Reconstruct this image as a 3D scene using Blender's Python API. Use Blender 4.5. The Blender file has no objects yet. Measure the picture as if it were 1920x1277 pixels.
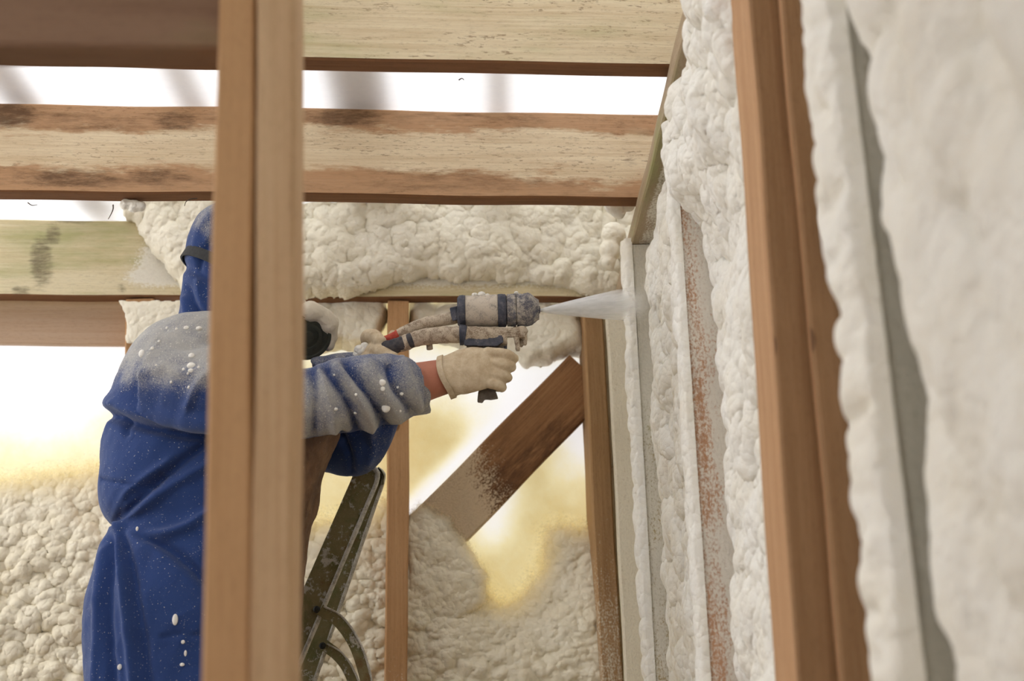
import bpy, bmesh, math, random
import numpy as np
from mathutils import Vector, Matrix

scene = bpy.context.scene
COL = scene.collection

# ------------------------------------------------------------------ camera, world, light, exposure
F_PX, IW, IH = 2667.0, 1920, 1277
PITCH, YAW, ROLL = math.radians(17.6), math.radians(1.1), math.radians(-1.77)
CAM = np.array([0.0, 0.0, 1.2])
_f = np.array([math.sin(YAW) * math.cos(PITCH), math.cos(YAW) * math.cos(PITCH), math.sin(PITCH)])
_r0 = np.array([math.cos(YAW), -math.sin(YAW), 0.0])
_u0 = np.cross(_r0, _f)
_r = _r0 * math.cos(ROLL) + _u0 * math.sin(ROLL)
_u = -_r0 * math.sin(ROLL) + _u0 * math.cos(ROLL)
cam_data = bpy.data.cameras.new("camera")
cam_data.sensor_width = 36.0
cam_data.lens = F_PX * 36.0 / IW
cam_data.clip_start = 0.05
cam_data.dof.use_dof = True
cam_data.dof.focus_distance = 3.2
cam_data.dof.aperture_fstop = 3.6
cam = bpy.data.objects.new("camera", cam_data)
COL.objects.link(cam)
cam.matrix_world = Matrix(((_r[0], _u[0], -_f[0], CAM[0]), (_r[1], _u[1], -_f[1], CAM[1]), (_r[2], _u[2], -_f[2], CAM[2]), (0, 0, 0, 1)))
scene.camera = cam

world = bpy.data.worlds.new("overcast_sky")
scene.world = world
world.use_nodes = True
bg = world.node_tree.nodes["Background"]
bg.inputs[0].default_value = (0.985, 0.99, 1.0, 1)
bg.inputs[1].default_value = 1.0
scene.view_settings.view_transform = 'Standard'
scene.view_settings.look = 'None'
scene.view_settings.gamma = 1.0
scene.view_settings.use_curve_mapping = False
scene.view_settings.exposure = 2.02
scene.cycles.max_bounces = 6
scene.cycles.use_adaptive_sampling = True
scene.cycles.adaptive_threshold = 0.03

# ------------------------------------------------------------------ geometry helpers
rng = np.random.default_rng(7)
PHI = math.radians(5.0)
NB = np.array([-math.sin(PHI), math.cos(PHI), 0.0])      # normal of the back wall, pointing away
UB = np.array([math.cos(PHI), math.sin(PHI), 0.0])       # along the joists


def ss(x, a, b):
    t = np.clip((x - a) / (b - a), 0, 1)
    return t * t * (3 - 2 * t)


def ray(px, py):
    return _f * F_PX + _r * (px - IW / 2) - _u * (py - IH / 2)


def on_plane(px, py, n, d):
    v = ray(px, py)
    return CAM + v * ((d - n @ CAM) / (n @ v))


def Yp(px, py, y):
    return on_plane(px, py, np.array([0, 1.0, 0]), y)


def Bp(px, py, d):
    return on_plane(px, py, NB, d)


def Xp(px, py, x):
    return on_plane(px, py, np.array([1.0, 0, 0]), x)


def to_px(P):
    d = np.asarray(P, float) - CAM
    z = d @ _f
    return np.stack([IW / 2 + F_PX * (d @ _r) / z, IH / 2 - F_PX * (d @ _u) / z], -1)


def mesh_obj(name, verts, faces, mat=None, parent=None, smooth=False, mats=None, mat_idx=None, attrs=None):
    me = bpy.data.meshes.new(name)
    me.from_pydata([tuple(map(float, v)) for v in verts], [], [tuple(map(int, f)) for f in faces])
    if attrs:
        for k, a in attrs.items():
            at = me.attributes.new(k, 'FLOAT', 'POINT')
            at.data.foreach_set("value", np.asarray(a, np.float32))
    if smooth:
        me.polygons.foreach_set("use_smooth", np.ones(len(me.polygons), bool))
    for m in (mats or ([mat] if mat else [])):
        me.materials.append(m)
    if mat_idx is not None:
        me.polygons.foreach_set("material_index", np.asarray(mat_idx, np.int32))
    me.update()
    o = bpy.data.objects.new(name, me)
    COL.objects.link(o)
    if parent is not None:
        o.parent = parent
        o.matrix_parent_inverse = parent.matrix_basis.inverted()
    return o


def empty(name, loc):
    o = bpy.data.objects.new(name, None)
    o.empty_display_size = 0.05
    COL.objects.link(o)
    o.location = tuple(loc)
    return o


def tag(o, label=None, cat=None, group=None, kind=None):
    for k, v in (("label", label), ("category", cat), ("group", group), ("kind", kind)):
        if v:
            o[k] = v
    return o


def hash2(ix, iy, seed):
    a = (ix.astype(np.int64) * 374761393 + iy.astype(np.int64) * 668265263 + seed * 2147483647 + 12345) & 0xffffffff
    a = ((a ^ (a >> 13)) * 1274126177) & 0xffffffff
    a = a ^ (a >> 16)
    b = ((a * 2246822519) ^ (a >> 11)) & 0xffffffff
    b = ((b ^ (b >> 15)) * 3266489917) & 0xffffffff
    c = ((b * 668265263) ^ (b >> 12)) & 0xffffffff
    c = (c ^ (c >> 14)) & 0xffffffff
    m = 4294967295.0
    return a / m, b / m, c / m


def vnoise(x, y, seed=0):
    ix, iy = np.floor(x), np.floor(y)
    fx, fy = x - ix, y - iy
    fx = fx * fx * fx * (fx * (fx * 6 - 15) + 10)
    fy = fy * fy * fy * (fy * (fy * 6 - 15) + 10)
    h = lambda a, b: hash2(a, b, seed)[0]
    return (h(ix, iy) * (1 - fx) + h(ix + 1, iy) * fx) * (1 - fy) + (h(ix, iy + 1) * (1 - fx) + h(ix + 1, iy + 1) * fx) * fy


def fbm(x, y, seed=0, octv=4):
    s, a, t = 0, 0.5, 0
    for k in range(octv):
        s = s + a * vnoise(x * 2 ** k + k * 17.3, y * 2 ** k + k * 9.1, seed + k)
        t += a
        a *= 0.5
    return s / t


def domes(x, y, seed=0, rmin=0.55, rmax=1.0):
    """rounded bubbles of unequal size, value 0..1"""
    ix, iy = np.floor(x), np.floor(y)
    acc = np.zeros_like(x)
    for dx in (-1, 0, 1):
        for dy in (-1, 0, 1):
            a, b, c = hash2(ix + dx, iy + dy, seed)
            px, py = ix + dx + a, iy + dy + b
            r = rmin + (rmax - rmin) * c
            d2 = ((x - px) ** 2 + (y - py) ** 2) / (r * r)
            acc += (np.sqrt(np.maximum(0, 1 - d2)) * (0.45 + 0.55 * c)) ** 7
    return acc ** (1 / 7)


def poly_sd(P, poly):
    """signed distance, positive inside"""
    n = len(poly)
    dist = np.full(len(P), 1e9)
    inside = np.zeros(len(P), bool)
    for i in range(n):
        a, b = poly[i], poly[(i + 1) % n]
        e = b - a
        w = P - a
        t = np.clip((w @ e) / max(e @ e, 1e-12), 0, 1)
        dist = np.minimum(dist, np.linalg.norm(w - t[:, None] * e, axis=1))
        c = ((a[1] > P[:, 1]) != (b[1] > P[:, 1]))
        with np.errstate(divide='ignore', invalid='ignore'):
            xs = (b[0] - a[0]) * (P[:, 1] - a[1]) / (b[1] - a[1] + 1e-15) + a[0]
        inside ^= c & (P[:, 0] < xs)
    return np.where(inside, dist, -dist)


def grid_faces(nu, nv, keep=None):
    i, j = np.meshgrid(np.arange(nu - 1), np.arange(nv - 1), indexing='ij')
    a = (i * nv + j).ravel()
    f = np.stack([a, a + nv, a + nv + 1, a + 1], 1)
    if keep is not None:
        f = f[keep[f].any(1)]
    return f


def compact(V, Fc, extra=None):
    used = np.unique(Fc)
    m = np.full(len(V), -1)
    m[used] = np.arange(len(used))
    return V[used], m[Fc], used


def foam(name, mat, origin, eu, ev, en, poly, T, edge, scales, res=0.006, seed=0, ragged=0.015, lateral=0.35, stretch=(1, 1), base=0.0, shape=None, parent=None, glow=False, soft_poly=None):
    """lumpy foam sprayed on a plane; poly in (u,v) metres; en points to the room; the rim curls back to the plane"""
    poly = np.asarray(poly, float)
    lo, hi = poly.min(0) - 0.01, poly.max(0) + 0.01
    nu, nv = int((hi[0] - lo[0]) / res) + 2, int((hi[1] - lo[1]) / res) + 2
    U, Vv = np.meshgrid(np.linspace(lo[0], hi[0], nu), np.linspace(lo[1], hi[1], nv), indexing='ij')
    u, v = U.ravel(), Vv.ravel()
    sd = poly_sd(np.stack([u, v], 1), poly)
    sd = sd + ragged * (fbm(u / 0.05, v / 0.05, seed + 50, 3) - 0.5) * 2
    keep = sd > -res * 1.3
    sf = sd if soft_poly is None else poly_sd(np.stack([u, v], 1), np.asarray(soft_poly, float)) + 0.02 * (fbm(u / 0.05, v / 0.05, seed + 50, 3) - 0.5)
    t = np.clip(np.minimum(sf / edge, 1.0 if soft_poly is None else sd / 0.012), 0, 1)
    prof = t ** 0.85 if glow else np.sqrt(np.clip(1 - (1 - t) ** 2, 0, 1))
    wu = u + 0.02 * (fbm(u / 0.06, v / 0.06, seed + 3, 2) - 0.5)
    wv = v + 0.02 * (fbm(u / 0.06, v / 0.06, seed + 4, 2) - 0.5)
    h = np.zeros_like(u)
    for k, (s, a) in enumerate(scales):
        h += a * domes(wu / s / stretch[0] + k * 3.7, wv / s / stretch[1] + k * 5.1, seed + 11 * k)
        wu = wu + 0.25 * s * (h - h.mean()) * 0
    h += 0.5 * T * (fbm(u / 0.18, v / 0.18, seed + 31, 2) - 0.5)
    z = prof * (T + h) + base
    if shape is not None:
        z = z * shape(u, v)
    # lateral swelling: bubbles lean outwards so that creases undercut
    Z = z.reshape(nu, nv)
    gu, gv = np.gradient(Z, (hi[0] - lo[0]) / (nu - 1), (hi[1] - lo[1]) / (nv - 1))
    lat = lateral * 0.006
    du = -lat * np.clip(gu.ravel(), -1.2, 1.2)
    dv = -lat * np.clip(gv.ravel(), -1.2, 1.2)
    su, sv = np.gradient(sd.reshape(nu, nv), (hi[0] - lo[0]) / (nu - 1), (hi[1] - lo[1]) / (nv - 1))
    gl = np.maximum(su ** 2 + sv ** 2, 0.3).ravel()
    rim = np.where(sd < 0, -sd / gl, 0)
    du = np.where(sd < 0, su.ravel() * rim, du)
    dv = np.where(sd < 0, sv.ravel() * rim, dv)
    P = origin + np.outer(u + du, eu) + np.outer(v + dv, ev) + np.outer(np.where(keep & (sd > 0), z, -0.004), en)
    Fc = grid_faces(nu, nv, None)
    Fc = Fc[keep[Fc].all(1)]
    P, Fc, used = compact(P, Fc)
    thin = ((1 - ss(sf / (edge * 0.55), 0, 1)) ** 1.3)[used] * (1 if glow else 0)
    if np.cross(eu, ev) @ en < 0:
        Fc = Fc[:, ::-1]
    return mesh_obj(name, P, Fc, mat, parent, smooth=True, attrs={"thin": thin})


def foam_back(name, mat, D, px_poly, soft_px=None, **kw):
    o = NB * D
    pts = []
    for p in px_poly:
        P = Bp(p[0], p[1], D)
        pts.append((P @ UB, P[2]))
    if soft_px:
        kw['soft_poly'] = [(Bp(x, y, D) @ UB, Bp(x, y, D)[2]) for x, y in soft_px]
    return foam(name, mat, o, UB, np.array([0, 0, 1.0]), -NB, pts, **kw)


def foam_right(name, mat, X, yz_poly, **kw):
    return foam(name, mat, np.array([X, 0, 0.0]), np.array([0, 1.0, 0]), np.array([0, 0, 1.0]), np.array([-1.0, 0, 0]), yz_poly, **kw)


def timber(name, p0, p1, wdir, w, t, mat, parent=None, w1=None, anchor=(0, 0), n=40, m=4, wave=0.0015, seed=0, ov=None, spot=None):
    """a sawn board from p0 to p1. wdir: direction of the width w; t: thickness along axis x wdir.
    anchor: where p0/p1 lie in the section (-1..1). Local x runs along the grain."""
    p0, p1 = np.asarray(p0, float), np.asarray(p1, float)
    ax = p1 - p0
    L = np.linalg.norm(ax)
    ax = ax / L
    wd = np.asarray(wdir, float)
    wd = wd - ax * (wd @ ax)
    wd /= np.linalg.norm(wd)
    td = np.cross(ax, wd)
    w1 = w if w1 is None else w1
    # rounded-rect section, normalised -1..1
    sec = []
    bv = min(0.004, 0.12 * min(w, t))
    cs = [(1, 1), (-1, 1), (-1, -1), (1, -1)]
    for k in range(4):
        a, b = np.array(cs[k], float), np.array(cs[(k + 1) % 4], float)
        horiz = (k % 2 == 0)
        bev = 2 * bv / (w if horiz else t)
        for q in np.concatenate([[bev / 2], np.linspace(bev / 2, 1 - bev / 2, m + 2)[1:-1], [1 - bev / 2]]):
            sec.append(a + (b - a) * q)
    sec = np.array(sec)
    ns = len(sec)
    V, O = [], []
    r = np.random.default_rng(seed + 100)
    ph = r.random(6) * 6.28
    for i in range(n + 1):
        s = i / n
        ww = w + (w1 - w) * s
        x = L * s
        dy = wave * (math.sin(x * 3.1 + ph[0]) + 0.5 * math.sin(x * 7.7 + ph[1]) + 0.4 * math.sin(x * 17 + ph[4]))
        dz = wave * (math.sin(x * 2.7 + ph[2]) + 0.5 * math.sin(x * 8.3 + ph[3]) + 0.4 * math.sin(x * 19 + ph[5]))
        for c in sec:
            V.append((x - L / 2, (c[0] - anchor[0]) * ww / 2 + dy, (c[1] - anchor[1]) * t / 2 + dz))
    V = np.array(V)
    Fc = []
    for i in range(n):
        for k in range(ns):
            a, b = i * ns + k, i * ns + (k + 1) % ns
            Fc.append((a, b, b + ns, a + ns))
    Fc = [tuple(f) for f in Fc]
    Fc.append(tuple(range(ns))[::-1])
    Fc.append(tuple(range(n * ns, (n + 1) * ns)))
    mid = (p0 + p1) / 2
    Mw = np.stack([ax, wd, td], 1)
    world = V @ Mw.T + mid
    attrs = {"ov": np.clip(ov(world), 0, 1) if ov is not None else np.zeros(len(V))}
    attrs["spot"] = np.clip(spot(world), 0, 1) if spot is not None else np.zeros(len(V))
    o = mesh_obj(name, V, Fc, mat, None, attrs=attrs)
    M4 = Matrix(((ax[0], wd[0], td[0], mid[0]), (ax[1], wd[1], td[1], mid[1]), (ax[2], wd[2], td[2], mid[2]), (0, 0, 0, 1)))
    o.matrix_world = M4
    if parent is not None:
        o.parent = parent
        o.matrix_parent_inverse = parent.matrix_basis.inverted()
    return o


def tube_geo(pts, radii, seg=16, flat=None, up=(0, 0, 1), caps=True, closed_round=False):
    """tapered tube through pts. radii: float or (ra, rb) per point."""
    pts = np.asarray(pts, float)
    n = len(pts)
    tan = np.gradient(pts, axis=0)
    tan /= np.linalg.norm(tan, axis=1)[:, None]
    u = np.asarray(up, float)
    V, Fc = [], []
    prev = None
    for i in range(n):
        t = tan[i]
        if prev is None:
            a = u - t * (u @ t)
            if np.linalg.norm(a) < 1e-4:
                a = np.array([1.0, 0, 0]) - t * t[0]
        else:
            a = prev - t * (prev @ t)
        a /= np.linalg.norm(a)
        prev = a
        b = np.cross(t, a)
        r = radii[i]
        ra, rb = (r, r) if np.isscalar(r) else r
        for k in range(seg):
            th = 2 * math.pi * k / seg
            V.append(pts[i] + a * ra * math.cos(th) + b * rb * math.sin(th))
    for i in range(n - 1):
        for k in range(seg):
            p, q = i * seg + k, i * seg + (k + 1) % seg
            Fc.append((p, q, q + seg, p + seg))
    if caps:
        Fc.append(tuple(range(seg))[::-1])
        Fc.append(tuple(range((n - 1) * seg, n * seg)))
    return np.array(V), Fc


def spline(pts, n):
    pts = np.asarray(pts, float)
    k = len(pts)
    if k < 3:
        t = np.linspace(0, 1, n)[:, None]
        return pts[0] * (1 - t) + pts[-1] * t
    P = np.vstack([2 * pts[0] - pts[1], pts, 2 * pts[-1] - pts[-2]])
    out = []
    for s in np.linspace(0, k - 1 - 1e-9, n):
        i = int(s)
        f = s - i
        p0, p1, p2, p3 = P[i:i + 4]
        out.append(0.5 * (2 * p1 + (p2 - p0) * f + (2 * p0 - 5 * p1 + 4 * p2 - p3) * f * f + (3 * p1 - p0 - 3 * p2 + p3) * f ** 3))
    return np.array(out)


def ball_geo(c, r, seg=16, rings=10, M=None):
    V, Fc = [], []
    r = np.asarray(r if not np.isscalar(r) else (r, r, r), float)
    for i in range(rings + 1):
        th = math.pi * i / rings
        for k in range(seg):
            ph = 2 * math.pi * k / seg
            V.append((math.sin(th) * math.cos(ph), math.sin(th) * math.sin(ph), math.cos(th)))
    V = np.array(V) * r
    if M is not None:
        V = V @ np.asarray(M).T
    V = V + np.asarray(c)
    for i in range(rings):
        for k in range(seg):
            p, q = i * seg + k, i * seg + (k + 1) % seg
            Fc.append((p, p + seg, q + seg, q))
    return V, Fc


def join_geo(gs):
    V, Fc, o = [], [], 0
    for v, f in gs:
        V.append(v)
        Fc += [tuple(i + o for i in x) for x in f]
        o += len(v)
    return np.vstack(V), Fc


def remesh(gs, voxel, smooth=4):
    """union of closed shapes as one continuous skin"""
    V, Fc = join_geo(gs)
    me = bpy.data.meshes.new("tmp")
    me.from_pydata([tuple(v) for v in V], [], Fc)
    bm = bmesh.new()
    bm.from_mesh(me)
    bmesh.ops.remove_doubles(bm, verts=bm.verts, dist=1e-6)
    bmesh.ops.recalc_face_normals(bm, faces=bm.faces)
    bm.to_mesh(me)
    bm.free()
    o = bpy.data.objects.new("tmp", me)
    COL.objects.link(o)
    md = o.modifiers.new("r", 'REMESH')
    md.mode = 'VOXEL'
    md.voxel_size = voxel
    if smooth:
        sm = o.modifiers.new("s", 'SMOOTH')
        sm.iterations = smooth
        sm.factor = 0.5
    dg = bpy.context.evaluated_depsgraph_get()
    ev = o.evaluated_get(dg)
    m2 = ev.to_mesh()
    nv = len(m2.vertices)
    co = np.empty(nv * 3)
    m2.vertices.foreach_get("co", co)
    no = np.empty(nv * 3)
    m2.vertices.foreach_get("normal", no)
    Fo = [tuple(p.vertices) for p in m2.polygons]
    ev.to_mesh_clear()
    bpy.data.objects.remove(o)
    bpy.data.meshes.remove(me)
    return co.reshape(-1, 3), no.reshape(-1, 3), Fo


# ------------------------------------------------------------------ materials
class NT:
    def __init__(self, name):
        self.m = bpy.data.materials.new(name)
        self.m.use_nodes = True
        self.t = self.m.node_tree
        self.b = self.t.nodes["Principled BSDF"]
        self.out = self.t.nodes["Material Output"]

    def n(self, typ, **kw):
        x = self.t.nodes.new(typ)
        for k, v in kw.items():
            setattr(x, k, v)
        return x

    def l(self, a, b):
        self.t.links.new(a, b)

    def val(self, sock, v):
        if hasattr(v, "links") or hasattr(v, "is_linked"):
            self.l(v, sock)
        else:
            sock.default_value = v

    def coord(self, which="Object"):
        return self.n("ShaderNodeTexCoord").outputs[which]

    def map(self, vec, scale=(1, 1, 1), loc=(0, 0, 0)):
        x = self.n("ShaderNodeMapping")
        self.l(vec, x.inputs[0])
        x.inputs[1].default_value = loc
        x.inputs[3].default_value = scale
        return x.outputs[0]

    def noise(self, vec, scale=1.0, detail=4, rough=0.55, dist=0.0):
        x = self.n("ShaderNodeTexNoise")
        self.l(vec, x.inputs["Vector"])
        x.inputs["Scale"].default_value = scale
        x.inputs["Detail"].default_value = detail
        x.inputs["Roughness"].default_value = rough
        x.inputs["Distortion"].default_value = dist
        return x.outputs[0]

    def voro(self, vec, scale=1.0):
        x = self.n("ShaderNodeTexVoronoi")
        self.l(vec, x.inputs["Vector"])
        x.inputs["Scale"].default_value = scale
        return x.outputs["Distance"]

    def ramp(self, fac, stops):
        x = self.n("ShaderNodeValToRGB")
        self.l(fac, x.inputs[0])
        e = x.color_ramp.elements
        while len(e) < len(stops):
            e.new(0.5)
        for k, (p, c) in enumerate(stops):
            e[k].position = p
            e[k].color = c if len(c) == 4 else (*c, 1)
        return x.outputs[0]

    def step(self, fac, a, b):
        x = self.n("ShaderNodeMapRange", interpolation_type='SMOOTHSTEP')
        self.val(x.inputs[0], fac)
        x.inputs[1].default_value = a
        x.inputs[2].default_value = b
        return x.outputs[0]

    def math(self, op, a, b=0.0, clamp=False):
        x = self.n("ShaderNodeMath", operation=op, use_clamp=clamp)
        self.val(x.inputs[0], a)
        self.val(x.inputs[1], b)
        return x.outputs[0]

    def mix(self, fac, a, b):
        x = self.n("ShaderNodeMix", data_type='RGBA')
        self.val(x.inputs[0], fac)
        for s, v in ((x.inputs[6], a), (x.inputs[7], b)):
            if isinstance(v, tuple):
                s.default_value = v if len(v) == 4 else (*v, 1)
            else:
                self.l(v, s)
        return x.outputs[2]

    def attr(self, name):
        x = self.n("ShaderNodeAttribute", attribute_name=name)
        return x.outputs["Fac"]

    def sep(self, vec):
        x = self.n("ShaderNodeSeparateXYZ")
        self.l(vec, x.inputs[0])
        return x.outputs

    def bump(self, h, strength=0.3, dist=0.01, prev=None):
        x = self.n("ShaderNodeBump")
        x.inputs["Strength"].default_value = strength
        x.inputs["Distance"].default_value = dist
        self.l(h, x.inputs["Height"])
        if prev is not None:
            self.l(prev, x.inputs["Normal"])
        return x.outputs[0]

    def done(self, color=None, rough=0.8, normal=None, spec=0.3, metal=0.0):
        if color is not None:
            if isinstance(color, tuple):
                self.b.inputs["Base Color"].default_value = (*color[:3], 1)
            else:
                self.l(color, self.b.inputs["Base Color"])
        self.val(self.b.inputs["Roughness"], rough)
        self.val(self.b.inputs["Metallic"], metal)
        self.b.inputs["Specular IOR Level"].default_value = spec
        if normal is not None:
            self.l(normal, self.b.inputs["Normal"])
        return self.m


FOAM_W = (0.80, 0.765, 0.665)


def wood(name, light, dark, stain=None, stain_amt=0.0, green=0.0, band=None, knots=True, seed=0.0, saw=0.35, mould=0.0, wide='y', grain=1.0, spray=FOAM_W, spotc=(0.11, 0.06, 0.032)):
    k = NT(name)
    oc = k.coord("Object")
    p = k.map(oc, (1, 1, 1), (seed * 3.1, seed * 1.7, seed * 2.3))
    warp = k.noise(k.map(p, (1.6, 7, 7)), 1.0, 3)
    x, y, z = k.sep(oc)
    # growth rings cut lengthwise
    ring = k.noise(k.map(p, (1.3, 44, 44)), 1.0, 7, 0.68, 0.9)
    fine = k.noise(k.map(p, (5, 190, 190)), 1.0, 3, 0.6)
    big = k.noise(k.map(p, (1.3, 5, 5)), 1.0, 4, 0.6)
    f = k.math('ADD', k.math('MULTIPLY', ring, 0.62 * grain), k.math('ADD', k.math('MULTIPLY', fine, 0.30), k.math('MULTIPLY', big, 0.35)))
    col = k.mix(k.step(f, 0.46, 0.84), light, dark)
    drk = tuple(c * 0.55 for c in dark)
    col = k.mix(k.math('MULTIPLY', k.step(f, 0.74, 0.92), 0.55), col, drk)
    if band is not None:
        # weathered margins, pale heart: irregular stain along both edges of the board face
        half, c_edge, c_dark = band
        wv = k.math('ABSOLUTE', k.math('SUBTRACT', y, half))
        nz = k.noise(k.map(p, (2.3, 9, 9)), 1.0, 6, 0.65)
        d = k.math('ADD', k.math('DIVIDE', wv, half), k.math('ADD', k.math('MULTIPLY', k.math('SUBTRACT', nz, 0.5), 1.7), k.math('MULTIPLY', k.math('SUBTRACT', k.noise(k.map(p, (18, 70, 70)), 1.0, 4, 0.7), 0.5), 0.5)))
        e = k.step(d, 0.34, 0.60)
        rag = k.noise(k.map(p, (22, 90, 90)), 1.0, 5, 0.75)
        nz2 = k.noise(k.map(p, (1.7, 10, 10), (9, 4, 2)), 1.0, 6, 0.7)
        col = k.mix(k.math('MULTIPLY', e, 0.85), col, c_edge)
        dk = k.math('MULTIPLY', e, k.step(k.math('ADD', k.math('MULTIPLY', nz2, 0.8), k.math('MULTIPLY', rag, 0.35)), 0.52, 0.78))
        col = k.mix(k.math('MULTIPLY', dk, 0.9), col, c_dark)
    if stain is not None:
        nz = k.noise(k.map(p, (2.0, 7, 7), (3, 1, 7)), 1.0, 6, 0.68)
        rag = k.noise(k.map(p, (14, 60, 60)), 1.0, 5, 0.75)
        mk = k.step(k.math('ADD', nz, k.math('MULTIPLY', k.math('SUBTRACT', rag, 0.5), 0.35)), 0.66 - 0.3 * stain_amt, 0.86 - 0.3 * stain_amt)
        col = k.mix(mk, col, stain)
    if green > 0:
        gz = k.noise(k.map(p, (1.5, 6, 6), (13, 5, 1)), 1.0, 5, 0.62)
        col = k.mix(k.math('MULTIPLY', k.step(gz, 0.62 - 0.25 * green, 0.80 - 0.15 * green), 0.75), col, (0.30, 0.33, 0.12))
    if mould > 0:
        mz = k.noise(k.map(p, (3.2, 3.2, 3.2), (1, 15, 4)), 1.0, 7, 0.72)
        col = k.mix(k.math('MULTIPLY', k.step(mz, 0.66 - 0.1 * mould, 0.72), 0.85), col, (0.12, 0.10, 0.055))
    sp = k.attr("spot")
    rg = k.noise(k.map(p, (24, 110, 110), (2, 8, 3)), 1.0, 6, 0.75)
    sm = k.step(k.math('ADD', sp, k.math('MULTIPLY', k.math('SUBTRACT', rg, 0.5), 1.3)), 0.22, 0.80)
    col = k.mix(k.math('MULTIPLY', k.math('MULTIPLY', sm, k.step(sp, 0.02, 0.2)), 0.85), col, spotc)
    # short dark saw tears along the grain
    if saw > 0:
        tear = k.noise(k.map(p, (34, 150, 150)), 1.0, 3, 0.8)
        pat = k.noise(k.map(p, (1.5, 9, 9), (5, 5, 5)), 1.0, 3)
        tk = k.math('MULTIPLY', k.step(tear, 0.56, 0.66), k.step(pat, 0.40, 0.58))
        col = k.mix(k.math('MULTIPLY', tk, saw), col, (0.16, 0.08, 0.035))
    fz = k.noise(k.map(p, (60, 260, 260)), 1.0, 4, 0.75)
    col = k.mix(k.math('MULTIPLY', k.step(fz, 0.48, 0.75), 0.30), col, tuple(c * 0.5 for c in dark))
    if knots:
        vv = k.voro(k.map(p, (2.6, 5.0, 5.0), (2.2, 0.4, 0.9)), 1.0)
        kd = k.step(vv, 0.060, 0.040)
        halo = k.step(vv, 0.15, 0.05)
        col = k.mix(k.math('MULTIPLY', halo, 0.35), col, dark)
        col = k.mix(k.math('MULTIPLY', kd, 0.85), col, (0.13, 0.065, 0.03))
    # overspray of foam mist: grains of white, thicker where the attribute says so
    ov = k.attr("ov")
    gr = k.noise(k.map(oc, (0.8, 1, 1)), 190, 3, 0.65)
    gr2 = k.noise(k.map(oc, (9, 60, 60)), 1.0, 4, 0.7)
    s = k.math('ADD', k.math('MULTIPLY', gr, 0.7), k.math('MULTIPLY', gr2, 0.45))
    thr = k.math('SUBTRACT', 1.02, k.math('MULTIPLY', ov, 0.85))
    spk = k.n("ShaderNodeMapRange", interpolation_type='SMOOTHSTEP')
    k.l(s, spk.inputs[0])
    k.l(k.math('SUBTRACT', thr, 0.10), spk.inputs[1])
    k.l(k.math('ADD', thr, 0.12), spk.inputs[2])
    spf = k.math('MULTIPLY', spk.outputs[0], k.step(ov, 0.0, 0.06))
    col = k.mix(k.math('MULTIPLY', spf, 0.93), col, k.mix(k.step(gr, 0.35, 0.62), tuple(c * 0.93 for c in spray), spray))
    hsum = fine
    nrm = k.bump(hsum, 0.35, 0.003)
    nrm = k.bump(k.math('MULTIPLY', gr, ov), 0.7, 0.006, nrm)
    return k.done(col, 0.78, nrm, 0.2)


def foam_mat(name, c1, c2, glow=False):
    k = NT(name)
    oc = k.coord("Object")
    big = k.noise(oc, 7, 4, 0.6)
    col = k.mix(k.step(big, 0.35, 0.7), c1, c2)
    n1 = k.noise(oc, 90, 4, 0.6)
    n2 = k.noise(oc, 420, 2, 0.6)
    wv = k.n("ShaderNodeVectorMath", operation='ADD')
    k.l(oc, wv.inputs[0])
    nzv = k.n("ShaderNodeTexNoise")
    k.l(oc, nzv.inputs["Vector"])
    nzv.inputs["Scale"].default_value = 30
    sc = k.n("ShaderNodeVectorMath", operation='SCALE')
    k.l(nzv.outputs[1], sc.inputs[0])
    sc.inputs["Scale"].default_value = 0.02
    k.l(sc.outputs[0], wv.inputs[1])
    cells = k.voro(wv.outputs[0], 62)
    nrm = k.bump(k.math('SUBTRACT', 1.0, k.math('MULTIPLY', cells, cells)), 0.45, 0.008)
    nrm = k.bump(n1, 0.35, 0.005, nrm)
    m = k.done(col, 0.62, nrm, 0.25)
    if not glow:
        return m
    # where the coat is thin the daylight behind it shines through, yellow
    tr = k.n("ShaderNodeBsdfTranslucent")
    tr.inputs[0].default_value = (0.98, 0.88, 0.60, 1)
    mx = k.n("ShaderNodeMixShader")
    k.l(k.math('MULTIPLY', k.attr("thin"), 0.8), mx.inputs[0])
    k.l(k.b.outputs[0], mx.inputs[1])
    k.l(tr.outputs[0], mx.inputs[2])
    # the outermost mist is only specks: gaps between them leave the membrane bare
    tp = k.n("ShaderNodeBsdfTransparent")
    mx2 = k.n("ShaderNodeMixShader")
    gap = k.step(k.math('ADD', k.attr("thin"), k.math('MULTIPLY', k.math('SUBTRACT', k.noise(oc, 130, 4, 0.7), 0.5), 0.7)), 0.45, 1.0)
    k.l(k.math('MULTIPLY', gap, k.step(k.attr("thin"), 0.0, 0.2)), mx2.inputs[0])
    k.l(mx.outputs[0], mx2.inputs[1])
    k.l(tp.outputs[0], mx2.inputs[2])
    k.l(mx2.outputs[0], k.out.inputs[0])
    return m


M_FOAM_R = foam_mat("foam_pale", (0.87, 0.85, 0.785), (0.85, 0.81, 0.71))
M_FOAM_B = foam_mat("foam_cream", (0.83, 0.775, 0.625), (0.84, 0.795, 0.67))
M_FOAM_L = foam_mat("foam_tan", (0.80, 0.725, 0.555), (0.82, 0.76, 0.61), True)

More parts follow.
